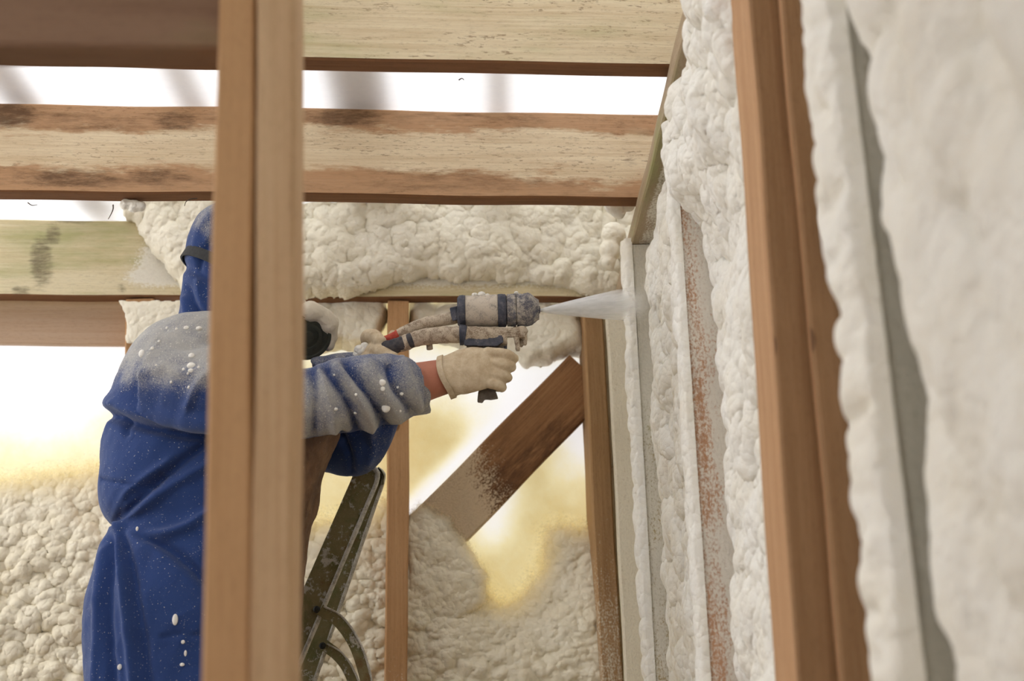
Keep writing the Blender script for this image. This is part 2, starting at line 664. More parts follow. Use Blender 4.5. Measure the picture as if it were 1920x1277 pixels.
TAN = (0.46, 0.27, 0.135)
M_POST1 = wood("post_brown", (0.57, 0.345, 0.175), (0.44, 0.245, 0.115), saw=0.05, seed=1.3, grain=0.8)
M_POST2 = wood("post_light", (0.65, 0.46, 0.28), (0.50, 0.32, 0.175), saw=0.05, seed=2.1)
M_JO1 = wood("joist_greenish", (0.76, 0.66, 0.46), (0.60, 0.47, 0.29), green=0.65, saw=0.75, seed=3.0)
M_JO2 = wood("joist_banded", (0.78, 0.66, 0.47), (0.60, 0.45, 0.28), band=(0.116, (0.45, 0.245, 0.125), (0.13, 0.065, 0.03)), saw=0.55, seed=4.2, wide='y')
M_HEAD = wood("header_green", (0.72, 0.64, 0.44), (0.58, 0.48, 0.28), spotc=(0.15, 0.125, 0.075), green=0.55, mould=0.6, saw=0.2, seed=5.1)
M_DARKB = wood("beam_grey_brown", (0.30, 0.19, 0.125), (0.21, 0.12, 0.075), green=0.15, saw=0.2, seed=6.6)  # weathered grey brown, the beam's own colour
M_STUD = wood("stud_tan", (0.52, 0.31, 0.155), (0.40, 0.215, 0.095), saw=0.12, seed=7.4)
M_BRACE = wood("brace_brown", (0.36, 0.19, 0.085), (0.20, 0.095, 0.04), stain=(0.10, 0.045, 0.02), stain_amt=0.6, saw=0.5, seed=8.8, spray=(0.62, 0.49, 0.33))
M_STUDG = wood("stud_mist", (0.44, 0.27, 0.13), (0.30, 0.17, 0.075), green=0.35, saw=0.25, seed=9.9, spray=(0.72, 0.66, 0.52))
M_STUDP = wood("stud_pink", (0.62, 0.36, 0.22), (0.46, 0.25, 0.14), green=0.1, saw=0.2, seed=10.5, spray=(0.80, 0.76, 0.67))
M_STUDC = wood("stud_olive", (0.52, 0.42, 0.20), (0.40, 0.28, 0.12), green=0.6, saw=0.2, seed=11.5, spray=(0.80, 0.76, 0.66))
M_NEAR = wood("near_stud", (0.55, 0.33, 0.18), (0.38, 0.20, 0.09), saw=0.15, seed=12.5, stain=(0.26, 0.125, 0.055), stain_amt=0.25)
M_STUDE = wood("stud_grey", (0.25, 0.21, 0.15), (0.17, 0.135, 0.09), green=0.4, saw=0.2, seed=16.2, spray=(0.50, 0.47, 0.39))
M_PLATE = wood("plate_grey", (0.44, 0.34, 0.23), (0.32, 0.23, 0.14), green=0.15, saw=0.3, seed=13.1)
M_BOARD = wood("pale_board", (0.52, 0.38, 0.27), (0.46, 0.32, 0.21), saw=0.0, seed=14.1, knots=False)

# white membrane that daylight shines through; "coat" = thin yellow foam mist on it
def film_mat(name, coated):
    k = NT(name)
    oc = k.coord("Object")
    base = (0.80, 0.81, 0.83)
    tr = k.n("ShaderNodeBsdfTranslucent")
    di = k.n("ShaderNodeBsdfDiffuse")
    if coated:
        a = k.attr("coat")
        nz = k.noise(oc, 38, 5, 0.7)
        nb = k.noise(oc, 9, 4, 0.6)
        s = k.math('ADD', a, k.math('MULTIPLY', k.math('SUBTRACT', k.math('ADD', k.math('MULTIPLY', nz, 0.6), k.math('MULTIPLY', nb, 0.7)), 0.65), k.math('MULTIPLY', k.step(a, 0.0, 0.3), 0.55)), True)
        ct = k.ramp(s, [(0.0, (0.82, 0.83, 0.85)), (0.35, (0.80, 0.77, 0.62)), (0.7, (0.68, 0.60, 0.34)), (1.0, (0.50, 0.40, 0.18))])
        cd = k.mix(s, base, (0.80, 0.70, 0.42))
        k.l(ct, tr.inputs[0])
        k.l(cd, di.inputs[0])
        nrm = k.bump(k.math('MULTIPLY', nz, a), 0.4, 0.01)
        k.l(nrm, di.inputs["Normal"])
    else:
        nz = k.noise(oc, 60, 4, 0.6)
        c = k.mix(k.step(nz, 0.3, 0.8), base, (0.77, 0.78, 0.81))
        k.l(c, tr.inputs[0])
        k.l(c, di.inputs[0])
    mx = k.n("ShaderNodeMixShader")
    mx.inputs[0].default_value = 0.235 if coated else 0.40
    k.l(di.outputs[0], mx.inputs[1])
    k.l(tr.outputs[0], mx.inputs[2])
    k.t.nodes.remove(k.b)
    k.l(mx.outputs[0], k.out.inputs[0])
    return k.m


M_FILM = film_mat("roof_membrane", False)
M_FILMC = film_mat("wall_membrane", True)

# ------------------------------------------------------------------ setting: floor, membranes, sheathing
k = NT("floor_boards")
oc = k.coord("Object")
M_FLOOR = k.done(k.mix(k.noise(k.map(oc, (2, 30, 1)), 1, 5), (0.16, 0.105, 0.065), (0.26, 0.18, 0.115)), 0.8)
k = NT("sheathing")
oc = k.coord("Object")
M_SHEATH = k.done(k.mix(k.noise(oc, 14, 5), (0.36, 0.26, 0.15), (0.48, 0.36, 0.22)), 0.85)


def slab(name, lo, hi, mat, kind="structure", parent=None):
    V = [(x, y, z) for x in (lo[0], hi[0]) for y in (lo[1], hi[1]) for z in (lo[2], hi[2])]
    Fc = [(0, 1, 3, 2), (4, 6, 7, 5), (0, 4, 5, 1), (2, 3, 7, 6), (0, 2, 6, 4), (1, 5, 7, 3)]
    o = mesh_obj(name, V, Fc, mat, parent)
    if kind:
        o["kind"] = kind
    return o


Z_J = 2.59          # underside of the joists
X_W = 0.39          # room face of the right wall studs
slab("floor", (-3.6, -1.6, -0.05), (0.75, 4.6, 0.0), M_FLOOR)
slab("wall_right", (0.56, -1.3, 0.0), (0.60, 4.4, 2.86), M_SHEATH)
wf = slab("wall_front_unseen", (-1.2, -1.4, 0.0), (0.60, -1.35, 2.86), M_SHEATH)  # unseen wall and panel, added to cut light from behind the camera
slab("unseen_panel", (-3.5, -1.4, 0.0), (-1.2, -1.35, 0.95), M_SHEATH, None, wf)
# unseen left wall, added; its solid part and opening shape the daylight
wl = slab("wall_left_unseen", (-3.5, -1.35, 0.0), (-3.45, 1.9, 2.86), M_SHEATH)
slab("unseen_panel", (-3.5, 1.9, 0.0), (-3.45, 4.3, 0.95), M_SHEATH, None, wl)
# unseen opaque deck above the camera, added to darken the near foam
slab("shade_deck", (-3.5, -1.4, 2.87), (0.60, 1.25, 2.90), M_SHEATH)

# roof membrane, sagging a little between the joists
nu, nv = 70, 90
U, Vv = np.meshgrid(np.linspace(-3.4, 0.56, nu), np.linspace(-1.2, 4.35, nv), indexing='ij')
P = np.stack([U.ravel(), Vv.ravel(), 2.842 + 0.006 * (fbm(U.ravel() * 2, Vv.ravel() * 2, 3) - 0.5)], 1)
mesh_obj("ceiling", P, grid_faces(nu, nv), M_FILM, smooth=True)["kind"] = "structure"

# membrane on the outside of the back wall, with the thin yellow foam mist on it
D_H = 3.90          # face of the header
D_F = 4.06
nu, nv = 260, 240
U, Vv = np.meshgrid(np.linspace(-2.6, 0.92, nu), np.linspace(0.0, 2.80, nv), indexing='ij')
u, v = U.ravel(), Vv.ravel()
P = NB * D_F + np.outer(u, UB) + np.outer(v, [0, 0, 1.0])
P = P + np.outer(0.004 * (fbm(u * 4, v * 4, 9) - 0.5), NB)
q = to_px(P)
qx, qy = q[:, 0], q[:, 1]


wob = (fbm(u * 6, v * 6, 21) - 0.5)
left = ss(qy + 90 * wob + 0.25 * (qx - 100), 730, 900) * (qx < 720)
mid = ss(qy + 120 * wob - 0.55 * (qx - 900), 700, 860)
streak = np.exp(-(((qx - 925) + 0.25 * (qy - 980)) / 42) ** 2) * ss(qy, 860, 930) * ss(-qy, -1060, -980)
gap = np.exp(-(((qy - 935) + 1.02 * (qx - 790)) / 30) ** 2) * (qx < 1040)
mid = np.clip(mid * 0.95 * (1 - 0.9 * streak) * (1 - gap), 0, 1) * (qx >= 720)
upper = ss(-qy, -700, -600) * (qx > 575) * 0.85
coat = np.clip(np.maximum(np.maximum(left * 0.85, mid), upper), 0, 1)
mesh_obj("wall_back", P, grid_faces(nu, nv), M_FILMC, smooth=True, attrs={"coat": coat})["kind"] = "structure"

# ------------------------------------------------------------------ joists and header
M_UNDER = wood("joist_underside", (0.24, 0.115, 0.055), (0.15, 0.068, 0.030), saw=0.4, seed=15.7)  # brown wood, with the shade underneath put into the colour too


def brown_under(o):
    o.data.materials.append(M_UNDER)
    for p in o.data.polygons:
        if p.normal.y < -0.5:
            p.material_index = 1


def spots(lst):
    """stains on a board: (px, py, rx, ry, strength)"""
    def f(P):
        q = to_px(P)
        a = np.zeros(len(P))
        for x, y, rx, ry, st in lst:
            a = np.maximum(a, st * (1 - ss(np.hypot((q[:, 0] - x) / rx, (q[:, 1] - y) / ry), 0.35, 1.1)))
        return a
    return f


def joist(name, D, x0, x1, h, t, mat, label, seed, zb=Z_J, ov=None, spot=None):
    a = NB * D + UB * x0
    b = NB * D + UB * x1
    a[2] = b[2] = zb
    # width runs up (z); thickness runs away from the room
    o = timber(name, a, b, (0, 0, 1), h, t, mat, anchor=(-1, 1), n=260, m=12, wave=0.0022, seed=seed, ov=ov, spot=spot)
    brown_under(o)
    tag(o, label, "joist", "timber joists under the roof membrane")
    return o


# thickness direction = axis x wdir = UB x z = (sin, -cos) -> towards the camera; anchor 1 puts the face at D
j1 = joist("ceiling_joist", 2.53, -2.3, 0.74, 0.235, 0.052, M_JO1, "greenish weathered joist across the top of the picture, nearest of the ceiling joists", 1)
j2 = joist("ceiling_joist", 3.20, -2.4, 0.80, 0.232, 0.052, M_JO2, "joist with pale heart and brown stained edges right above the worker's hood", 2, spot=spots([(15, 215, 75, 38, .75), (330, 225, 60, 30, .55), (130, 335, 150, 26, .62), (300, 330, 100, 24, .55), (650, 222, 95, 28, .62), (985, 222, 60, 22, .4), (1000, 345, 60, 14, .3), (760, 338, 120, 18, .35), (1180, 300, 25, 30, .3)]))


def head_ov(P):
    q = to_px(P)
    return 1.0 * ss(q[:, 0] + 0.6 * (q[:, 1] - 480), 190, 330) * np.where(q[:, 0] < 1160, 1, 0.6) * (0.25 + 0.75 * ss(-q[:, 1], -548, -520))


hd = timber("header_beam", NB * D_H + UB * -2.4 + [0, 0, 2.575], NB * D_H + UB * 0.68 + [0, 0, 2.575], (0, 0, 1), 0.232, 0.052, M_HEAD, anchor=(-1, 1), n=300, m=14, wave=0.002, seed=5, ov=head_ov, spot=spots([(78, 490, 34, 75, .62), (100, 440, 22, 30, .6), (40, 545, 30, 16, .6), (140, 410, 70, 10, .75), (228, 540, 14, 10, .6)]))
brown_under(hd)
tag(hd, "green stained header beam of the back wall, half buried in lumpy foam", "beam")

# battens lying on the roof membrane outside; only their shade shows through
for i, (x, w) in enumerate(((-1.12, 0.09), (-0.72, 0.075), (-0.285, 0.15), (0.045, 0.06))):
    lean = 0.02 * math.sin(i * 2.1)
    o = timber("roof_batten", (x, 0.6, 2.90), (x + lean, 4.3, 2.90), (1, 0, 0), w, 0.03, M_BOARD, n=10, m=2, seed=20 + i, anchor=(0, -1))
    tag(o, ["roof batten shading the membrane beside the left picture edge",
            "roof batten shading the membrane just left of the front post", "wide roof batten whose brown shade falls right of the front post",
            "narrow roof batten shading the membrane nearest the right wall"][i], "batten", "battens on the roof membrane")

# ------------------------------------------------------------------ back wall studs, brace, board
def back_stud(px_top, px_bot, D, wpx, mat, label, seed, t=0.12, ov=None, ext=True):
    a, b = Bp(*px_top, D), Bp(*px_bot, D)
    if ext:
        d = (b - a) / (b - a)[2]
        a2 = a + d * (2.57 - a[2])
        b2 = b + d * (0.0 - b[2])
    else:
        a2, b2 = a, b
    sc = np.linalg.norm(Bp(px_bot[0] + wpx, px_bot[1], D) - b)
    o = timber("wall_stud", b2, a2, UB, sc, t, mat, anchor=(-1, -1), n=70, m=4, seed=seed, ov=ov)
    return tag(o, label, "stud", "studs of the back wall")


def low_ov(y0, y1, amt, base=0.0):
    def f(P):
        q = to_px(P)
        return base + amt * ss(q[:, 1] + 60 * (fbm(P[:, 0] * 30, P[:, 2] * 12, 4) - 0.5), y0, y1)
    return f


back_stud((236, 600), (228, 1277), 3.915, 58, M_STUD, "back wall stud behind the worker's shoulder, its top buried in foam", 31, ov=low_ov(1000, 700, 0.0))
back_stud((727, 600), (722, 1277), 3.915, 43, M_STUD, "clean tan back wall stud beside the green step ladder", 32, ov=low_ov(1050, 1300, 0.35, 0.04))
back_stud((1093, 600), (1130, 1277), 3.915, 40, M_STUDG, "back wall stud at the upper end of the diagonal brace", 33, ov=low_ov(760, 1250, 0.38, 0.12))

p0, p1 = Bp(770, 1045, 3.985), Bp(1106, 700, 3.985)


def br_ov(P):
    q = to_px(P)
    return 1.05 * ss(-(q[:, 0] - 0.35 * (q[:, 1] - 850)) + 60 * (fbm(P[:, 0] * 14, P[:, 2] * 14, 6) - 0.5), -1060, -740)


o = timber("diagonal_brace", p0, p1, np.cross(NB, (p1 - p0)), 0.165, 0.045, M_BRACE, anchor=(0, -1) if True else (0, 1), n=90, m=10, wave=0.002, seed=41, ov=br_ov)
tag(o, "dark brown diagonal brace board between two back wall studs, foam misted below", "brace")

o = timber("horizontal_board", Bp(-120, 604, 4.0), Bp(246, 606, 4.0), (0, 0, 1), 0.135, 0.025, M_BOARD, n=40, m=4, seed=43)
tag(o, "pale horizontal board under the header beam at the left picture edge", "board")

# ------------------------------------------------------------------ right wall: plate and studs
o = timber("top_plate", (X_W - 0.007, 1.5, 2.542), (X_W - 0.007, 3.94, 2.542), (0, 0, 1), 0.048, 0.145, M_PLATE, anchor=(-1, -1), n=60, m=5, seed=50,
           ov=lambda P: (0.38 + 0.4 * fbm(P[:, 1] * 9, P[:, 0] * 30, 3)) * (P[:, 0] > X_W))
tag(o, "grey top plate running along the right wall into the far corner", "plate")


def right_stud(name, px_top, px_bot, Y, w, dep, mat, label, seed, ov=None, ztop=2.54, group="studs of the right wall"):
    """px: front room-side corner; w = room face across the wall thickness direction X; dep = along the wall (Y)"""
    a, b = Yp(*px_top, Y), Yp(*px_bot, Y)
    d = (b - a) / (b - a)[2]
    a2, b2 = a + d * (ztop - a[2]), b - d * b[2]
    o = timber(name, b2, a2, (1, 0, 0), w, dep, mat, anchor=(-1, -1), n=110, m=6, wave=0.0016, seed=seed, ov=ov)
    return tag(o, label, "stud", group)


M_NEAR_SHADE = wood("near_stud_shaded_face", (0.33, 0.19, 0.095), (0.24, 0.13, 0.06), saw=0.15, seed=17.5, stain=(0.17, 0.085, 0.04), stain_amt=0.15)  # shade on the camera side of the near studs, put into the wood colour


def ovn(base, amp, s=14.0, sd=1):
    return lambda P: base + amp * (fbm(P[:, 0] * s * 2, P[:, 2] * s * 0.5, sd, 3) - 0.5)


Y_E, Y_A, Y_B, Y_C, Y_D = 1.357, 1.82, 2.63, 3.43, 3.84
sA = right_stud("wall_stud", (1408, 0), (1492, 1277), Y_A, 0.055, 0.15, M_NEAR, "bare brown stud of the right wall, large and blurred in the foreground", 61, ztop=2.85)
sA2 = right_stud("wall_stud", (1463, 0), (1583, 1277), Y_A - 0.022, 0.05, 0.14, M_NEAR, "second bare stud doubled against the foreground stud, on its right side", 62, ztop=2.85)
sB = right_stud("wall_stud", (1262, 250), (1329, 1277), Y_B, 0.15, 0.05, M_STUDP, "pinkish misted stud with a thin white foam edge, next behind the foreground stud", 63,
                ov=lambda P: 0.52 + 0.30 * (fbm(P[:, 0] * 30, P[:, 2] * 7, 5, 3) - 0.5) + 0.30 * ss(P[:, 0], X_W + 0.015, X_W + 0.07) + 0.25 * ss(P[:, 2], 2.25, 2.5))
sC = right_stud("wall_stud", (1180, 430), (1226, 1277), Y_C, 0.15, 0.05, M_STUDC, "olive misted stud that the spray jet hits", 64,
                ov=lambda P: 0.66 + 0.30 * (fbm(P[:, 0] * 30, P[:, 2] * 7, 15, 3) - 0.5) + 0.55 * ss(P[:, 2], 2.05, 2.35))
sD = right_stud("wall_stud", (1137, 560), (1172, 1277), Y_D, 0.15, 0.05, M_STUDG, "mist covered corner stud of the right wall beside the back wall", 65, ov=ovn(0.78, 0.35, 14, 25))
sE = right_stud("wall_stud", (1575, 0), (1726, 1277), Y_E, 0.14, 0.05, M_STUDE, "blurred grey stud nearest the camera, its room edge coated with foam", 66, ov=ovn(0.72, 0.2, 14, 35), ztop=2.85)


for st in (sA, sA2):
    st.data.materials.append(M_NEAR_SHADE)
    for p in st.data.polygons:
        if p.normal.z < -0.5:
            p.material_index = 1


def ridge(stud, Y, px_top, px_bot, dep, thick, mat, seed, z0, z1, front=0.006, lump=0.5):
    """foam skin on the narrow room face of a stud: a bead that wraps the edge, a part of the stud"""
    a, b = Yp(*px_top, Y), Yp(*px_bot, Y)
    d = (b - a) / (b - a)[2]
    zs = np.arange(z0, z1, 0.006)
    na = 12
    V = []
    for i, z in enumerate(zs):
        c = a + d * (z - a[2])
        for k in range(na):
            th = math.pi * k / (na - 1)           # from front edge round to the back edge
            yy = c[1] - front + (dep + front) * (0.5 - 0.5 * math.cos(th))
            bulge = math.sin(th) ** 0.5 if 0 < k < na - 1 else 0.0
            n1 = float(fbm(np.array([z * 16.0]), np.array([k * 0.25 + seed]), seed, 2)[0])
            n2 = float(domes(np.array([z * 34.0]), np.array([k * 0.35]), seed + 2)[0])
            tt = thick * (0.55 + 0.9 * n1 * (1 - lump) + lump * 1.3 * n2)
            V.append((c[0] + 0.003 - bulge * (tt + 0.003) if 0 < k < na - 1 else c[0] + 0.004, yy - (front * 0.6 * n2 if k < 3 else 0), z))
    n = len(zs)
    Fc = grid_faces(n, na)
    o = mesh_obj("foam_coating", np.array(V), Fc, mat, None, smooth=True)
    o.parent = stud
    o.matrix_parent_inverse = stud.matrix_basis.inverted()
    o["label"] = "white foam bead along the stud edge"
    return o


ridge(sB, Y_B, (1262, 250), (1329, 1277), 0.056, 0.016, M_FOAM_R, 3, 1.35, 2.50, 0.004, 0.3)
ridge(sC, Y_C, (1180, 430), (1226, 1277), 0.056, 0.020, M_FOAM_R, 5, 1.35, 2.56, 0.006, 0.45)
ridge(sE, Y_E, (1575, 0), (1726, 1277), 0.10, 0.020, M_FOAM_R, 8, 1.15, 2.2, 0.004, 0.8)

# ------------------------------------------------------------------ foam in the bays
def yz_rect(y0, y1, z0, z1):
    return [(y0, z0), (y1, z0), (y1, z1), (y0, z1)]


o = foam_right("spray_foam", M_FOAM_R, 0.522, yz_rect(Y_A + 0.135, Y_B + 0.004, 1.2, 2.545), T=0.022, edge=0.05,
               scales=[(0.17, 0.052), (0.07, 0.026), (0.030, 0.015), (0.013, 0.005)], res=0.0045, seed=71, stretch=(1, 1.15), ragged=0.012, lateral=0.9,
               shape=lambda u, v: 1 + 0.55 * ss(v, 2.1, 2.35))
tag(o, "white lumpy foam filling the bay just behind the bare foreground stud", "foam", "foam in the right wall bays")
o = foam_right("spray_foam", M_FOAM_R, 0.505, yz_rect(Y_B + 0.045, Y_C + 0.004, 1.2, 2.545), T=0.030, edge=0.05,
               scales=[(0.15, 0.046), (0.06, 0.026), (0.027, 0.014), (0.012, 0.005)], res=0.0045, seed=83, stretch=(1, 1.2), ragged=0.012, lateral=0.9)
tag(o, "white knobbly foam in the bay between the pinkish stud and the olive stud", "foam", "foam in the right wall bays")
o = foam_right("spray_foam", M_FOAM_R, 0.51, yz_rect(Y_C + 0.045, Y_D + 0.004, 1.2, 2.545), T=0.03, edge=0.04,
               scales=[(0.13, 0.04), (0.05, 0.02), (0.02, 0.006)], res=0.006, seed=97, stretch=(1, 1.3))
tag(o, "pale foam in the far corner bay where the spray jet lands", "foam", "foam in the right wall bays")
o = foam_right("spray_foam", M_FOAM_R, 0.53, yz_rect(Y_E + 0.045, Y_A - 0.02, 1.0, 2.60), T=0.025, edge=0.04,
               scales=[(0.12, 0.04), (0.05, 0.02)], res=0.008, seed=101)
tag(o, "blurred foam between the doubled studs and the nearest grey stud", "foam", "foam in the right wall bays")
o = foam_right("spray_foam", M_FOAM_R, 0.51, yz_rect(0.35, Y_E + 0.002, 0.9, 2.5), T=0.025, edge=0.05,
               scales=[(0.26, 0.050), (0.10, 0.034), (0.035, 0.010)], res=0.008, seed=113, stretch=(1.0, 1.3), ragged=0.02, shape=lambda u, v: 1 + 0.35 * ss(v, 1.62, 1.80))
tag(o, "wide blurred grey white foam at the right picture edge, nearest the camera", "foam", "foam in the right wall bays")

o = foam_back("spray_foam", M_FOAM_B, D_H, [(228, 330), (1250, 330), (1240, 470), (1160, 560), (1090, 552), (1010, 538), (930, 520), (860, 530), (790, 520), (720, 540), (660, 556), (560, 560), (440, 566), (350, 556), (318, 500), (275, 455), (240, 400)],
              T=0.03, edge=0.07, scales=[(0.15, 0.040), (0.055, 0.020), (0.024, 0.011), (0.012, 0.004)], res=0.0042, seed=131, ragged=0.02, stretch=(1, 1.1), lateral=0.8)
tag(o, "cream lumpy foam band clinging to the header beam above the spray gun", "foam", "foam on the back wall")
o = foam_back("spray_foam", M_FOAM_B, D_H, [(222, 563), (420, 566), (430, 640), (340, 735), (318, 690), (290, 660), (240, 640), (232, 590)], T=0.004, edge=0.05, scales=[(0.06, 0.005), (0.02, 0.004), (0.009, 0.002)], res=0.004, seed=137, ragged=0.012)
tag(o, "patch of foam under the header beam behind the worker's neck", "foam", "foam on the back wall")
o = foam_back("spray_foam", M_FOAM_B, 4.04, [(560, 570), (722, 570), (722, 600), (712, 655), (690, 668), (640, 655), (600, 660), (560, 650)], T=0.07, edge=0.03, scales=[(0.09, 0.03), (0.04, 0.012), (0.015, 0.004)], res=0.005, seed=139)
tag(o, "foam clump under the header beam above the worker's far glove", "foam", "foam on the back wall")
o = foam_back("spray_foam", M_FOAM_B, 4.04, [(766, 570), (1092, 570), (1092, 668), (1060, 672), (1030, 688), (985, 692), (958, 660), (925, 640), (860, 655), (790, 640), (766, 650)], T=0.06, edge=0.05, scales=[(0.14, 0.035), (0.06, 0.014), (0.02, 0.003)], res=0.005, seed=149)
tag(o, "swollen foam clump under the header beam behind the spray gun nozzle", "foam", "foam on the back wall")
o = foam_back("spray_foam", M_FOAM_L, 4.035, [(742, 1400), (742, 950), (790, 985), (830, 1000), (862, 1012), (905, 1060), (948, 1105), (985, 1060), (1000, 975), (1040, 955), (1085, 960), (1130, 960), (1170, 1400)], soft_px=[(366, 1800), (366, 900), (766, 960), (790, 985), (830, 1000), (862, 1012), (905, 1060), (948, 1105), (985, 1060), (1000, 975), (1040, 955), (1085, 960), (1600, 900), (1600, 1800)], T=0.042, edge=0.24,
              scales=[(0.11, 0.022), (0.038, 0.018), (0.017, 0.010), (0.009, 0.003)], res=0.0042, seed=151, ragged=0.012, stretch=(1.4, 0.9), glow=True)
tag(o, "tan rippled foam filling the lower bay below the diagonal brace", "foam", "foam on the back wall")
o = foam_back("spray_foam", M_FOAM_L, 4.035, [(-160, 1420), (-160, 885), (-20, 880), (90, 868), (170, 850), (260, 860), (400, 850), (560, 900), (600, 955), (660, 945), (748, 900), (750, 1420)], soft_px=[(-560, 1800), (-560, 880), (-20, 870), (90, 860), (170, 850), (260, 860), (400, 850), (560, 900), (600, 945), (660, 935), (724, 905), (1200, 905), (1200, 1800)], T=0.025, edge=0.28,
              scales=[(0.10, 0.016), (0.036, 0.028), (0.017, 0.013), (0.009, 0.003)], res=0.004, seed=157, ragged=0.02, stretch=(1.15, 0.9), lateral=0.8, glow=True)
tag(o, "tan pebbled foam covering the back wall behind the worker and ladder", "foam", "foam on the back wall")

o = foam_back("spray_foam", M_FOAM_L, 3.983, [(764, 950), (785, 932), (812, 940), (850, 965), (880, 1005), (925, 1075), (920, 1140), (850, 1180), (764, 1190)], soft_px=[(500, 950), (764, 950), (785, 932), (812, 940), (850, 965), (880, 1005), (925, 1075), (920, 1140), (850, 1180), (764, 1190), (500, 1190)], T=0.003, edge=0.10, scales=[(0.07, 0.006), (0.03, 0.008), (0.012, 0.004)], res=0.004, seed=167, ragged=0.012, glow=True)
tag(o, "tan foam mound burying the lower end of the diagonal brace", "foam", "foam on the back wall")
o = foam_back("spray_foam", M_FOAM_L, 4.02, [(1108, 540), (1178, 540), (1215, 1400), (1140, 1400), (1122, 900)], T=0.03, edge=0.02, scales=[(0.07, 0.012), (0.02, 0.004)], res=0.006, seed=163)
tag(o, "narrow strip of foam in the corner right of the brace", "foam", "foam on the back wall")

# ------------------------------------------------------------------ foreground posts and near beam
Y_P = 1.35


def px_w(px0, px1, py, Y):
    return np.linalg.norm(Yp(px1, py, Y) - Yp(px0, py, Y))


def near_post(l_top, r_top, l_bot, r_bot, Y, dep, mat, label, seed, ztop, noise=0.0012):
    a, b = Yp(l_top, 0, Y), Yp(l_bot, 1277, Y)
    wt, wb = px_w(l_top, r_top, 0, Y), px_w(l_bot, r_bot, 1277, Y)
    d = (a - b) / (a - b)[2]
    k1, k0 = (ztop - b[2]) / (a[2] - b[2]), (0 - b[2]) / (a[2] - b[2])
    o = timber("foreground_post", b - d * b[2], a + d * (ztop - a[2]), (1, 0, 0), wb + (wt - wb) * k0, dep, mat, w1=wb + (wt - wb) * k1, anchor=(-1, -1), n=60, m=5, wave=noise, seed=seed)
    return tag(o, label, "post", "doubled foreground post")


near_post(480, 553, 468, 547, Y_P, 0.07, M_POST2, "light straw coloured half of the foreground post in front of the worker", 201, 2.56)
near_post(412, 479.5, 375, 467.5, Y_P + 0.003, 0.07, M_POST1, "darker orange brown half of the foreground post, on its left side", 202, 2.56)
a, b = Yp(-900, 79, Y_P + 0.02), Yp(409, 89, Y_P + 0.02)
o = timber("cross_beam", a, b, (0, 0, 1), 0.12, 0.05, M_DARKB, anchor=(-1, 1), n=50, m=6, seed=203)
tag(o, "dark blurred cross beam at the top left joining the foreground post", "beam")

# ------------------------------------------------------------------ small foam bits and splinters near the joists
def lump(name, mat, pts, voxel=0.006, parent=None, amp=0.004, seed=0):
    V, N, Fc = remesh([ball_geo(c, r) for c, r in pts], voxel, 3)
    d = amp * (domes(V[:, 0] * 45 + V[:, 1] * 20, V[:, 2] * 45, seed) - 0.4)
    return mesh_obj(name, V + N * d[:, None], Fc, mat, parent, smooth=True)


o = lump("foam_blob", M_FOAM_R, [(Yp(1150, 385, 3.36), 0.022), (Yp(1165, 378, 3.36), 0.02), (Yp(1178, 384, 3.36), 0.018), (Yp(1186, 372, 3.37), 0.012), (Yp(1160, 398, 3.37), 0.018),
                                 (Yp(1158, 366, 3.35), 0.007), (Yp(1157, 358, 3.35), 0.006)], 0.004, seed=2)
tag(o, "white foam blob squeezed between the stained joist and the top plate", "foam")
o = lump("foam_blob", M_FOAM_R, [(Bp(236, 384, 3.24), 0.014), (Bp(250, 386, 3.24), 0.016), (Bp(264, 387, 3.24), 0.012)], 0.004, seed=5)
tag(o, "grey foam tuft stuck to the underside of the stained joist above the hood", "foam")
o = lump("foam_blob", M_FOAM_B, [(Yp(1143, 470, 3.78), 0.03), (Yp(1140, 488, 3.78), 0.022), (Yp(1146, 500, 3.78), 0.009), (Yp(1150, 440, 3.78), 0.035), (Yp(1153, 506, 3.78), 0.004)], 0.005, seed=9)
tag(o, "dripping foam lump in the corner above the spray jet", "foam")
k = NT("dark_sliver")
M_SLIVER = k.done((0.07, 0.045, 0.03), 0.8)
for i, pl in enumerate(([(212, 384), (212, 392), (208, 402), (203, 411)], [(370, 372), (358, 373), (349, 378), (346, 386)], [(52, 380), (60, 385), (70, 384)], [(860, 150), (866, 147), (870, 150)])):
    D = 3.215 if i < 3 else 2.56
    pts = spline([Bp(x, y, D - 0.018) for x, y in pl], 12)
    V, Fc = tube_geo(pts, [0.0016 * (1 - 0.5 * t) for t in np.linspace(0, 1, 12)], 6)
    s = mesh_obj("splinter", V, Fc, M_SLIVER, j2 if i < 3 else j1, smooth=True)
    s["label"] = "dark curled wood splinter"

# ------------------------------------------------------------------ cloth, glove, skin and metal materials
k = NT("blue_coverall")
oc = k.coord("Object")
dust = k.attr("dust")
weave = k.noise(oc, 900, 2, 0.5)
bl = k.mix(k.noise(oc, 10, 4), (0.019, 0.042, 0.145), (0.028, 0.060, 0.190))
n1 = k.noise(oc, 330, 4, 0.75)
n2 = k.noise(oc, 24, 4, 0.65)
n3 = k.noise(oc, 800, 2, 0.7)
s = k.math('ADD', k.math('MULTIPLY', n1, 0.55), k.math('ADD', k.math('MULTIPLY', n2, 0.35), k.math('MULTIPLY', n3, 0.25)))
thr = k.math('SUBTRACT', 0.86, k.math('MULTIPLY', dust, 0.50))
mr = k.n("ShaderNodeMapRange", interpolation_type='SMOOTHSTEP')
k.l(s, mr.inputs[0])
k.l(k.math('SUBTRACT', thr, 0.14), mr.inputs[1])
k.l(k.math('ADD', thr, 0.22), mr.inputs[2])
df = k.math('MULTIPLY', mr.outputs[0], 0.80)
dc = k.mix(n2, (0.42, 0.41, 0.38), (0.55, 0.52, 0.44))
